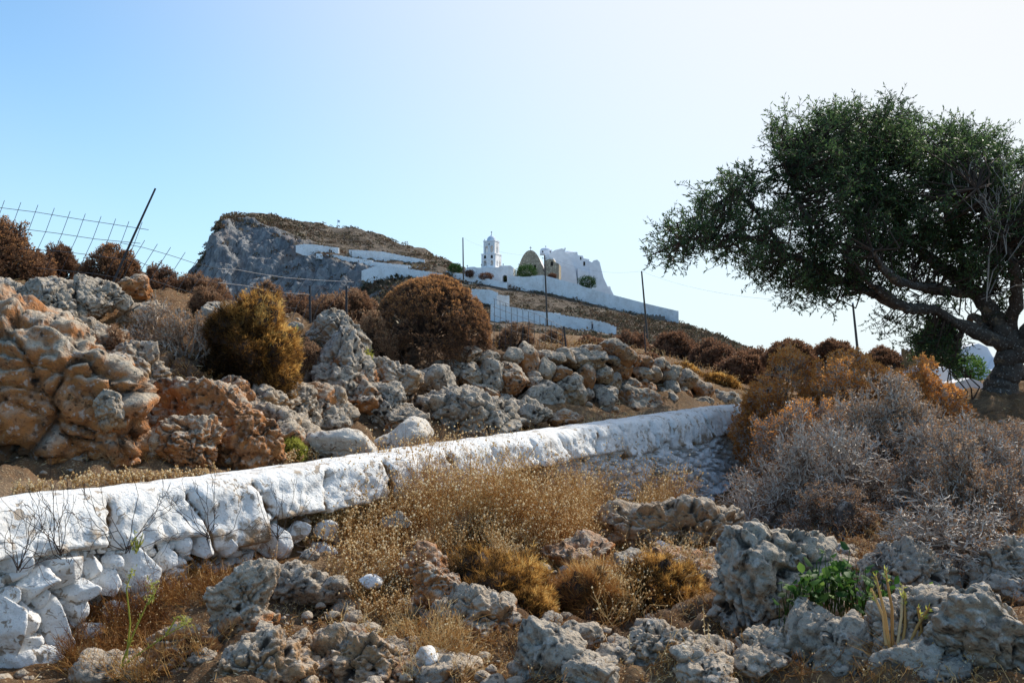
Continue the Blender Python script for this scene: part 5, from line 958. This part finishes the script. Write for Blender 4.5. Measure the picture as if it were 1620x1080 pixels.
# stone chapel: parabolic gable and side wing
o, T = frame_at(839, 438, DC - 2, math.radians(-8)); ch = empty('stone_chapel', o, 'brown stone chapel with a rounded vault gable, between the bell tower and the white church', 'chapel')
gp_ = [(-22.5 * U, -1.5), (22.5 * U, -1.5)] + [(x_ * 22.5 * U, (3 + 39 * (1 - abs(x_) ** 2.3)) * U) for x_ in np.linspace(1, -1, 25)]
g_ = bm_obj('gable_wall', prism(gp_, 0, 1.2, T), M_st, ch)
carve(g_, [prism(arch_outline(cx * U, cz * U, 3.2 * U, h_ * U), -.5, .7, T) for cx, cz, h_ in ((-10.5, 10.5, 5), (-1.5, 12, 5.5), (7.5, 11.5, 8))])
for cx, cz, h_ in ((-10.5, 10.5, 5), (-1.5, 12, 5.5), (7.5, 11.5, 8)): bm_obj('window', prism(arch_outline(cx * U, cz * U, 3.15 * U, h_ * U), .5, .62, T), M_hole, ch)
bm_obj('vault_roof', prism([(x * .96, z * .96 if z > 0 else z) for x, z in gp_], 1.202, 13, T), M_wh, ch)
wg = bm_obj('side_wing', prism([(21.6 * U, -2.5), (45 * U, -2.5), (45 * U, 20 * U), (38 * U, 23 * U), (36 * U, 27 * U), (30 * U, 28 * U), (21.6 * U, 25 * U)], .1, 7, T), M_st, ch)
bm_obj('window', prism(arch_outline(34 * U, 17 * U, 4 * U, 7 * U), .06, .3, T), M_hole, ch); bm_obj('doorway', prism(arch_outline(36 * U, -6 * U, 9 * U, 10 * U), .06, .3, T), M_hole, ch)
bm_obj('roof', prism([(24 * U, 25.2 * U), (36 * U, 28.2 * U), (36 * U, 30 * U), (30 * U, 33 * U), (24 * U, 34 * U)], 1, 8, T), M_wh, ch)
cross(ch, T([[0, .5, 42 * U]])[0], 1.1, .6)
# the great white church
o, T = frame_at(905, 448, DC + 14, 0.); cc = empty('white_church', o, 'large white church with stepped buttressed walls and low blue-white domes', 'church'); u = (DC + 14) / F
def pxo(L): return [((x - 905) * u, (448 - y) * u) for x, y in L]
bm_obj('wall', prism(pxo([(868, 460), (868, 402), (878, 397), (888, 394.5), (893, 396), (893, 460)]), -2.5, 16, T), M_wh, cc)
bm_obj('nave_wall', prism(pxo([(893.05, 460), (893.05, 399), (913, 399), (914, 404), (922, 405), (923, 409), (932, 410.5), (932, 460)]), -.8, 16, T), M_wh, cc)
bm_obj('buttress', prism(pxo([(893.05, 460), (893.05, 401), (900, 405), (910, 430), (912.95, 460)]), -2.6, -.82, T), M_wh, cc)
bm_obj('buttress', prism(pxo([(932.05, 462), (932.05, 414), (936, 416), (938, 413), (944, 411.5), (948, 415.5), (951, 428), (954, 440), (961, 455), (965, 470), (932.05, 470)]), -1.6, 12, T), M_wh, cc)
bm_obj('apse_step', prism(pxo([(961.05, 472), (961.05, 453), (965, 453.5), (966, 458), (970, 466), (972, 475)]), -1, 8, T), M_wh, cc)
bm_obj('side_chamber', prism(pxo([(913, 460), (913, 425), (931.5, 432), (931.5, 460)]), -2.2, -.82, T), M_wh, cc)
mb = MB(); dome(mb, np.array([(901 - 905) * u, 6, (448 - 400) * u]), 13.5 * u, 8 * u, 28, 8, T=T); mb.build('main_dome', M_blue, cc, True)
mb = MB(); dome(mb, np.array([(883 - 905) * u, 4, (448 - 399) * u]), 9 * u, 4.5 * u, 24, 6, T=T); mb.build('small_dome', M_blue, cc, True)
lt = bm_obj('lantern', prism(pxo([(855, 400), (855, 393.5), (874, 393.5), (874, 400)]), 2, 5, T), M_wh, cc); mb = MB(); dome(mb, np.array([(864.5 - 905) * u, 3.5, (448 - 393.4) * u]), 9.4 * u, 4.4 * u, 20, 6, ry=1.6, T=T); mb.build('lantern_roof', M_blue, cc, True)
bm_obj('lantern_wall', prism(pxo([(862, 440), (862, 400.05), (874, 400.05), (874, 440)]), 2, 5, T), M_wh, cc)
for cx, cy, w_, h_ in ((859, 396.5, 2, 3), (871, 396.5, 1.6, 2.6)): bm_obj('window', prism(pxo([(cx - w_ / 2, cy + h_ / 2), (cx + w_ / 2, cy + h_ / 2), (cx + w_ / 2, cy - h_ / 2), (cx - w_ / 2, cy - h_ / 2)]), 1.96, 2.2, T), M_hole, cc)
for cx, cy, w_, h_ in ((918.5, 409, 2, 4.5), (924, 417.5, 3, 6.5)): bm_obj('window', prism(pxo([(cx - w_ / 2, cy + h_ / 2), (cx + w_ / 2, cy + h_ / 2), (cx + w_ / 2, cy - h_ / 2), (cx - w_ / 2, cy - h_ / 2)]), -.84, -.6, T), M_hole, cc)
cross(cc, T([[(896 - 905) * u, 6, (448 - 392) * u]])[0], .9, .5); cross(cc, T([[(864 - 905) * u, 3.5, (448 - 389) * u]])[0], .55, .35)
# ---- walls on the hill: strip walls through pixel pairs (px, top, bottom)
def strip_wall(name, pts, label, mat, cat='wall', thick=.6, dep=None, crumble=.12, seed=0, sink=.6):
    P_ = []; 
    for (px, yt, yb) in pts:
        b = hill_at(px, yb) if dep is None else P(px, yb, dep(px)); d = b[1]; P_.append((px, yt, yb, d))
    P_ = np.array(P_, float)
    if dep is None and len(P_) > 3: P_[:, 3] = np.polyval(np.polyfit(P_[:, 0], P_[:, 3], 1), P_[:, 0])
    if dep is None: P_[:, 3] -= 2.5
    n = max(8, int((P_[-1, 0] - P_[0, 0]) / 1.2)); X = np.linspace(P_[0, 0], P_[-1, 0], n); yt, yb, dd = [np.interp(X, P_[:, 0], P_[:, i]) for i in (1, 2, 3)]
    tp = P(X, yt, dd); bt_ = P(X, yb, dd); r = np.random.default_rng(seed); cz = perlin(np.stack([X * .35, X * 0, X * 0 + seed], 1), seed) * crumble * 2; tp[:, 2] += cz; bt_[:, 2] -= sink
    V = []; 
    for f in np.linspace(0, 1, 7): q = bt_ * (1 - f) + tp * f; q[:, 1] += -.08 * (1 - f) + perlin(q * 1.3, seed + 3) * .06; V.append(q)
    bk = tp.copy(); bk[:, 1] += thick; V.append(bk); b2 = bt_.copy(); b2[:, 1] += thick; V.append(b2); V.append(V[0].copy()); V = np.array(V); nr = len(V); F_ = gridfaces(nr, n); V = V.reshape(-1, 3)
    ends = [[i * n for i in range(nr - 1)], [i * n + n - 1 for i in range(nr - 1)][::-1]]; base = mk(name, V, F_, mat, None, None, False, (bt_.mean(0)))
    bm = bmesh.new(); bm.from_mesh(base.data); bm.verts.ensure_lookup_table()
    for e in ends:
        try: bm.faces.new([bm.verts[i] for i in e])
        except ValueError: pass
    bmesh.ops.recalc_face_normals(bm, faces=bm.faces); bm.to_mesh(base.data); bm.free(); return tag(base, label, cat)
dpw = lambda px: -4. + float(np.interp(px, [680, 800, 861, 980, 1073], [232, 229, 226, 212, 200]))
strip_wall('perimeter_wall', [(803.5,435.5,452),(812,436.5,453),(831,438,459),(859,435,465)], 'pale plastered wall section left of the middle pole, stepping down from the gateway', M_wh2, dep=dpw, seed=1)
strip_wall('perimeter_wall', [(859.5,435.5,466),(870,438,470),(900,446,478),(950,461.5,487),(980,469,494),(1030,482,507),(1073.5,492,519)], 'long tall whitewashed wall running down to the right below the church', M_wh2, dep=dpw, seed=2, crumble=.03, sink=2)
strip_wall('path_wall', [(568,412,420),(600,415,421),(640,419,426),(680,424,429),(720,431,437),(760,438.5,445),(803,447,453)], 'low grey-white wall edging the zigzag path up to the gateway', M_wh2, seed=3)
strip_wall('retaining_wall', [(745,457,476),(775,458,480),(788,463,482)], 'upper white retaining wall beside the round rusty bush', M_wh2, seed=4)
strip_wall('retaining_wall', [(786,466,484),(806,468,482)], 'small white wall block stepping down right of the upper retaining wall', M_wh2, seed=5)
strip_wall('retaining_wall', [(776,480,510),(800,484,507),(830,489,503),(866,494,511),(900,500,520),(940,506,527),(958,510,529),(975,517,529)], 'long white retaining wall of the path behind the walker', M_wh2, seed=6)
strip_wall('retaining_wall', [(850,492.5,503),(868,494,505),(887,495.5,504)], 'short white wall piece at the foot of the middle pole', M_wh2, dep=lambda x: 171, seed=7)
strip_wall('path_wall', [(468,388,396),(480,386,401),(500,387,403),(520,390,402),(536,392,401)], 'highest whitish wall patch on the hill path, just above the cliff', M_wh2, seed=8)
strip_wall('path_wall', [(552,395,404),(575,396,408),(605,398,411),(640,405,413),(672,411,417)], 'pale wall of the upper zigzag with two walkers before it', M_wh2, seed=9)
strip_wall('path_wall', [(500,401,406),(530,403,408),(560,408,413),(590,412,418)], 'thin pale path edge crossing below the upper zigzag', M_wh2, seed=10)
strip_wall('retaining_wall', [(572,428,440),(590,422,446),(610,420,444),(640,424,440),(700,433,441)], 'broad bluish-white retaining wall at the edge of the cliff', M_wh2, seed=11)
strip_wall('ruined_wall', [(820,444,448),(835,447,452),(850,450,455)], 'thin terrace wall under the chapel', mat_simple('terrace_stone', (.22,.19,.16), .95, .5, 1.5, .5), seed=13)
strip_wall('ruined_wall', [(980,492,499),(1010,496,504),(1052,500,512)], 'dark ruined stone terrace wall before the perimeter wall', bpy.data.materials['terrace_stone'], dep=lambda x: float(np.interp(x, [980, 1052], [205, 196])), seed=12, crumble=.4)
# ---- trees and bushes by the church
def hill_bush(name, box, d, seed, label, mat, n=2600, cat='bush', tone=(.1, .9), leaf=.3):
    x0, x1, y0, y1 = box; w_, h_ = S(x1 - x0, d), S(y1 - y0, d); c = P((x0 + x1) / 2, (y0 + y1) / 2, d); r = np.random.default_rng(seed); root = empty(name, P((x0 + x1) / 2, y1, d), label, cat)
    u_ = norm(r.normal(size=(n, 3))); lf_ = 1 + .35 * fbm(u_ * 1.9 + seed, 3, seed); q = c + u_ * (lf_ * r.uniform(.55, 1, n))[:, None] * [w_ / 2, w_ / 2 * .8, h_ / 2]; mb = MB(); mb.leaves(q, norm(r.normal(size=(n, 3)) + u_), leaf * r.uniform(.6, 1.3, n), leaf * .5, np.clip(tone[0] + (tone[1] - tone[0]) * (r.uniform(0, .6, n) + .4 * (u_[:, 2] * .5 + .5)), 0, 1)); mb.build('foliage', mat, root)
    tb = MB(); tb.tube([P((x0 + x1) / 2, y1 + 1, d), c], [.18, .08], 6, .3); tb.build('trunk', DARKT, root); return root
hill_bush('church_tree', (813,851,418,441), 231, 1, 'green tree growing against the stone chapel', GREEN, 3200, 'tree', (.0, .35))
hill_bush('church_tree', (914,944,436,457), 224, 2, 'round dark green tree over the perimeter wall before the white church', GREEN, 2800, 'tree', (.0, .15))
hill_bush('church_tree', (708,733,417,433), 236, 3, 'dark green bush left of the gate building, by the tall pole', GREEN, 2200, 'bush', (.0, .3))
hill_bush('hill_bush', (757,781,431,443), 229, 4, 'maroon bush in front of the gate building', RUST2, 1800, 'bush', (.0, .5)); hill_bush('hill_bush', (735,750,427,438), 231, 5, 'small maroon bush at the left corner of the gate building', RUST2, 1200, 'bush', (.0, .5))
hill_bush('hill_bush', (867,880,432,440), 233, 6, 'brown bush in the doorway of the chapel side wing', RUST2, 900, 'bush', (.0, .5)); hill_bush('hill_bush', (794,806,434,447), 234, 7, 'dark green shrub standing in the arched gateway', GREEN, 900, 'bush', (.0, .3))
# ---- scrub over the hillside (a mass nobody could count)
r = np.random.default_rng(99); mb = MB(); n = 22000; PXs = r.uniform(250, 1500, n); t_ = np.concatenate([r.uniform(.2, 2, n // 3), r.uniform(2, 5, n - n // 3)])
D8, Y8 = hill_profile(PXs); pts = np.array([P(PXs[i], np.interp(t_[i], range(8), Y8[i]), np.interp(t_[i], range(8), D8[i])) for i in range(n)])
cl_ = (t_ > 1.75) & (t_ < 3.9) & (PXs < 575); dens = sstep(-.35, .25, perlin(pts * [.035, .035, .0], 41)) ; ok = ((~cl_) | (r.uniform(size=n) < .09)) & (r.uniform(size=n) < .25 + dens * .75); pts = pts[ok]; n = len(pts)
sz = r.uniform(.3, .9, n) * np.where(pts[:, 0] > -8, .6, 1.) * np.where(pts[:, 1] < 150, .6, 1.1) * (1 + .7 * (r.uniform(size=n) < .1)); k = 26; ix = np.repeat(np.arange(n), k); u_ = norm(r.normal(size=(len(ix), 3))); u_[:, 2] = np.abs(u_[:, 2]); kind = r.uniform(size=n)
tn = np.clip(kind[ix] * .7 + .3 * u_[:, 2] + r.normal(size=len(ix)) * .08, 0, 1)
SCRUB = mat_leaf('hill_scrub', [(0, (.035, .04, .022)), (.3, (.075, .07, .04)), (.6, (.15, .085, .055)), (.8, (.20, .15, .085)), (1, (.30, .24, .16))], .15)
mb.leaves(pts[ix] + u_ * sz[ix][:, None] * [1, 1, .7] - [0, 0, .1], norm(u_ + r.normal(size=u_.shape) * .7), sz[ix] * .7, sz[ix] * .38, tn)
tag(mb.build('hill_scrub', SCRUB, None, False, (0, 0, 0)), 'low brown and olive scrub spread over the hillside', 'scrub', kind='stuff')
# ------------------------------------------------------------ poles, wires, people, flag, fence, gate, houses
M_pole = mat_simple('weathered_pole', (.10, .085, .075), .85, .3, 4, .2)
def pole(px0, yb, px1, yt, d, r0, label, extra=None, sink=.8, arms=()):
    b, t = P(px0, yb, d), P(px1, yt, d); ax = norm(t - b); root = empty('utility_pole', b, label, 'utility pole'); mb = MB(); mb.tube([b - ax * sink, b, (b + t) / 2, t], [r0 * 1.05, r0, r0 * .88, r0 * .75], 10); mb.build('shaft', M_pole, root, True)
    for z_ in arms: mb = MB(); q = t - ax * z_; mb.segs([q - [.45, 0, 0]], [q + [.45, 0, 0]], .045, .045, 4); mb.build('cross_arm', M_pole, root); 
    for k_ in ((-.4, .4) if arms else (0,)): mb = MB(); q = t - ax * (arms[0] if arms else .15) + [k_, -.08 if not arms else 0, .05]; mb.tube([q, q + [0, 0, .16]], [.05, .035], 8); mb.build('insulator', M_wh, root)
    return t
t1 = pole(733, 432, 732.3, 376, 200, .17, 'thin pole standing left of the bell tower', sink=1.5)
t2 = pole(865, 492, 861.5, 404, 150, .16, 'tall utility pole in front of the stone chapel', sink=5, arms=(.5,))
t3 = pole(1022, 508, 1015, 429, 140, .16, 'utility pole standing before the right part of the perimeter wall', sink=5)
t4 = pole(1357, 556, 1349, 479, 75, .11, 'leaning utility pole on the right skyline beyond the bushes', sink=4)
for a, b, lab in ((t2, t3, 'overhead wire slung between the two middle poles'), (t3, t4, 'overhead wire slung from the perimeter wall pole to the leaning pole'), (t1, t2, 'overhead wire slung from the thin pole to the pole by the chapel')):
    s = np.linspace(0, 1, 25)[:, None]; q = a * (1 - s) + b * s - np.array([0, 0, 1]) * (s * (1 - s)) * 4 * 1.2; mb = MB(); mb.segs(q[:-1], q[1:], .010, .010, 3); tag(mb.build('overhead_wire', M_iron, None), lab, 'wire')
# people far off on the path
SKIN = mat_simple('skin', (.45, .28, .2), .6, .1, 20, 0); DCL = mat_simple('dark_clothes', (.03, .035, .05), .9, .2, 20, 0)
def person(px, py, d, label, yaw=0., cloth=DCL, stride=.18):
    b = P(px, py, d); sk = [((0,0,.95),.15),((0,0,1.15),.14),((0,0,1.38),.17),((0,0,1.5),.06),((0,0.02,1.6),.09),((0,.02,1.72),.09), ((-.09,0,.88),.10),((-.10,stride*.5,.5),.07),((-.10,stride,.08),.05),((-.10,stride-.14,.03),.045), ((.09,0,.88),.10),((.10,-stride*.3,.5),.07),((.10,-stride,.08),.05),((.10,-stride-.14,.03),.045), ((-.2,0,1.4),.07),((-.26,-.05,1.12),.05),((-.25,-.18,.9),.04), ((.2,0,1.4),.07),((.26,.05,1.12),.05),((.25,-.02,.88),.04)]
    E_ = [(0,1),(1,2),(2,3),(3,4),(4,5),(0,6),(6,7),(7,8),(8,9),(0,10),(10,11),(11,12),(12,13),(2,14),(14,15),(15,16),(2,17),(17,18),(18,19)]
    me = bpy.data.meshes.new('person'); me.from_pydata([s_[0] for s_ in sk], E_, []); o = bpy.data.objects.new('person', me); COL.objects.link(o); md = o.modifiers.new('s', 'SKIN'); ly = me.skin_vertices[0].data if me.skin_vertices else None
    if ly is None: 
        bm = bmesh.new(); bm.from_mesh(me); bm.verts.layers.skin.verify(); bm.to_mesh(me); bm.free(); ly = me.skin_vertices[0].data
    for v_, (c_, rr) in zip(ly, sk): v_.radius = (rr, rr * .8)
    ly[0].use_root = True; o.modifiers.new('d', 'SUBSURF').levels = 1; bpy.context.view_layer.update(); dg = bpy.context.evaluated_depsgraph_get(); ev = bpy.data.meshes.new_from_object(o.evaluated_get(dg)); o.modifiers.clear(); o.data = ev; ev.materials.clear(); ev.materials.append(cloth); ev.materials.append(SKIN)
    for p_ in ev.polygons: p_.material_index = 1 if p_.center.z > 1.52 and p_.center.y < .05 else 0; p_.use_smooth = True
    o.location = b; o.rotation_euler = (0, 0, yaw); h_ = bpy.data.meshes.new('hair'); bm = bmesh.new(); bmesh.ops.create_icosphere(bm, subdivisions=2, radius=.115, matrix=Matrix.Translation((0, .045, 1.70))); bm.to_mesh(h_); bm.free(); h_.materials.append(M_hole); ho = bpy.data.objects.new('hair', h_); COL.objects.link(ho); ho.parent = o
    return tag(o, label, 'person')
person(937, 525.5, 152, 'person in dark clothes walking on the path before the white retaining wall', .9)
person(556, 405.5, float(hill_at(556, 404)[1]) - 3, 'person in dark clothes on the upper zigzag, the left of two walkers', .5)
person(587, 407, float(hill_at(587, 406)[1]) - 3, 'person in dark clothes on the upper zigzag, the right of two walkers', -.4)
fl = P(534, 357, 322); fg = empty('flagpole', fl, 'tiny flagpole with a pale blue flag on the hilltop', 'flagpole'); mb = MB(); mb.segs([fl - [0, 0, 1.5]], [fl + [0, 0, 2.2]], .05, .04, 5); mb.build('pole', M_iron, fg); mb = MB(); mb.add([fl + [0, 0, 1.2], fl + [.8, .1, 1.1], fl + [.85, .15, 1.9], fl + [0, 0, 2.1]], [[0, 1, 2, 3]]); mb.build('flag', M_blue, fg)
# ---- wire fence on the left bank
M_wire = mat_simple('fence_wire', (.07, .075, .085), .5, .3, 30, 0); M_rail = mat_simple('bare_wire', (.55, .52, .5), .45, .3, 30, 0)
def wires(lines, d, name, parent, r=.0035, mat=None):
    mb = MB()
    for L in lines:
        q = np.array([P(a, b, d(a) if callable(d) else d) for a, b in L]); mb.segs(q[:-1], q[1:], r, r, 3)
    return mb.build(name, mat or M_wire, parent)
def interp_line(L, x): L = np.array(L, float); return float(np.interp(x, L[:, 0], L[:, 1]))
f1_ = empty('mesh_fence_panel', P(120, 440, 9.2), 'sagging wire mesh fence panel against the sky at the far left', 'fence')
H = [[(-60,322),(0,328.5),(60,336),(120,346),(180,355),(235,363.5)], [(-60,352),(35,362),(90,369),(150,378),(222,385)], [(-60,383),(40,394),(90,397),(150,404),(205,412)], [(-60,414),(60,424),(150,433),(190,440)]]
wires(H, 9.2, 'horizontal_wires', f1_)
wires([[(x, y), (x - 14, y + 38), (x - 48, y + 112)] for x, y in zip([-45,-19,7,33,60,86,111,135,160,183,204,225], [311,314,317,320,324,329,334,338,342,346,350,351])], 9.21, 'upright_wires', f1_)
f2_ = empty('mesh_fence_panel', P(300, 470, 9.5), 'wire mesh fence panel hanging between the leaning rod and the second post', 'fence'); dd2 = lambda x: float(np.interp(x, [190, 560], [9.3, 11.2]))
H2 = [[(190,384),(229,392),(270,404),(310,417),(345,425)], [(200,405),(229,418),(270,430),(300,440),(345,447)], [(230,440),(300,462),(400,480),(470,488)]]
wires(H2, dd2, 'horizontal_wires', f2_)
wires([[(345,425),(375,426.5),(410,433),(450,439),(500,443),(560,446)], [(345,447),(390,452),(440,462),(490,466)]], dd2, 'straining_wires', f2_, .003, M_rail)
wires([[(x, y), (x - 20 - .02 * x, y + 40), (x - 34 - .04 * x, y + 78 + (x > 330) * 30)] for x, y in zip([229,249,270,293,312,330,347,364,381,398,415,432,449,466,483,500,517,534,551], [380,386,391,399,411,418,424,426,428,431,434,436,438,440,441,442,443,444,446])], lambda x: dd2(x) + .01, 'upright_wires', f2_)
rd = P(175, 462, 9.25); mb = MB(); mb.tube([P(168, 476, 9.25), P(182, 440, 9.25), P(212, 372, 9.22), P(246, 298, 9.2)], [.014, .014, .012, .010], 8); tag(mb.build('fence_rod', M_iron, None, True), 'leaning dark iron rod holding the mesh fence against the sky', 'fence post')
for (a, b, c, e, d_, lab) in [(491,505,490,452,10.9,'short dark fence post left of the low maroon bush'), (548,500,548,452,11.3,'thin fence post half hidden behind the low maroon bush'), (897,556,892,516,14.5,'dark iron fence post above the dry stone wall'), (1022,560,1019,516,22,'thin post in the scrub beyond the dry stone wall')]:
    mb = MB(); mb.tube([P(a, b + 8, d_), P(c, e, d_)], [.016, .014], 8); tag(mb.build('fence_post', M_iron, None, True), lab, 'fence post')
f3_ = empty('mesh_fence_panel', P(840, 555, 14.5), 'wire mesh fence panel between the big rusty bush and the iron post', 'fence')
top3 = [(780,472),(812,484),(850,497),(892,518)]; wires([[(x, interp_line(top3, x)), (x + .5, interp_line(top3, x) + 28), (x - 1, min(562, interp_line(top3, x) + 72))] for x in range(782, 896, 9)], 14.5, 'upright_wires', f3_, .005)
wires([[(a, b + k * 13) for a, b in top3] for k in range(4)], 14.49, 'horizontal_wires', f3_, .0035)
# ---- wooden gate, white garden walls and houses behind the tree
M_wood = mat_simple('old_planks', (.22, .15, .08), .9, .5, 9, .5)
gt = empty('plank_gate', P(1440, 585, 19), 'weathered wooden plank gate between white walls', 'gate')
for k_ in range(6):
    x = 1427 + k_ * 4.4; mb = MB(); a, b = P(x, 584, 19), P(x + 4, 551 + (k_ % 3) * 1.2 + k_ * .6, 19 + .02 * (k_ % 2)); mb.box(a[0], b[0], a[1], a[1] + .03, a[2], b[2]); mb.build('plank', M_wood, gt)
mb = MB(); a, b = P(1427, 577, 19.06), P(1453, 574, 19.06); mb.box(a[0], b[0], a[1], a[1] + .04, a[2], b[2]); mb.build('rail', M_wood, gt)
def house(name, outline, d, y1, label, cat, mat=None, yaw=0.):
    o_ = P(outline[0][0], outline[0][1], d); pl = [(P(x, y, d) - o_)[[0, 2]] for x, y in outline]; return tag(bm_obj(name, prism([tuple(q) for q in pl], 0, y1, lambda V: np.asarray(V) + o_), mat or M_wh, None, o_), label, cat)
house('garden_wall', [(1408,600),(1408,572),(1412,566),(1426,563),(1427,600)], 19, .4, 'rounded white wall end left of the plank gate', 'wall')
house('garden_wall', [(1454,625),(1454,580),(1466,578),(1480,582),(1500,580),(1507,586),(1508,625)], 18.5, .5, 'white garden wall right of the plank gate', 'wall')
house('garden_wall', [(1508,640),(1508,606),(1535,598),(1548,602),(1562,612),(1562,640)], 17.5, .5, 'lower white wall piece left of the tree trunk', 'wall')
hs = empty('white_house', P(1545, 600, 32), 'white house with a sloping gable seen behind the tree trunk', 'house')
bm_obj('wall', prism([tuple((P(x, y, 32) - P(1545, 600, 32))[[0, 2]]) for x, y in [(1508,610),(1508,562),(1530,548),(1548,543),(1562,549),(1575,572),(1578,610)]], 0, 5, lambda V: np.asarray(V) + P(1545, 600, 32)), M_wh, hs)
bm_obj('side_wall', prism([tuple((P(x, y, 32) - P(1545, 600, 32))[[0, 2]]) for x, y in [(1555,612),(1555,590),(1572,564),(1584,575),(1584,612)]], -1.2, -.003, lambda V: np.asarray(V) + P(1545, 600, 32)), M_wh, hs)
house('white_house', [(1602,610),(1602,586),(1612,583),(1640,583),(1700,583),(1700,610)], 30, 5, 'low white building seen right of the tree trunk', 'house')
house('garden_wall', [(1560,640),(1560,622),(1700,612),(1700,640)], 18, .5, 'grey stone wall under the tree at the right edge', 'wall', bpy.data.materials['terrace_stone'])
hill_bush('garden_tree', (1448,1520,505,590), 21, 60, 'dense dark green garden tree behind the plank gate', GREEN, 9000, 'tree', (.0, .35), .08)
hill_bush('garden_bush', (1505,1560,560,608), 20, 61, 'small loose green bush before the white house', GREEN, 1500, 'bush', (.3, .9), .07)
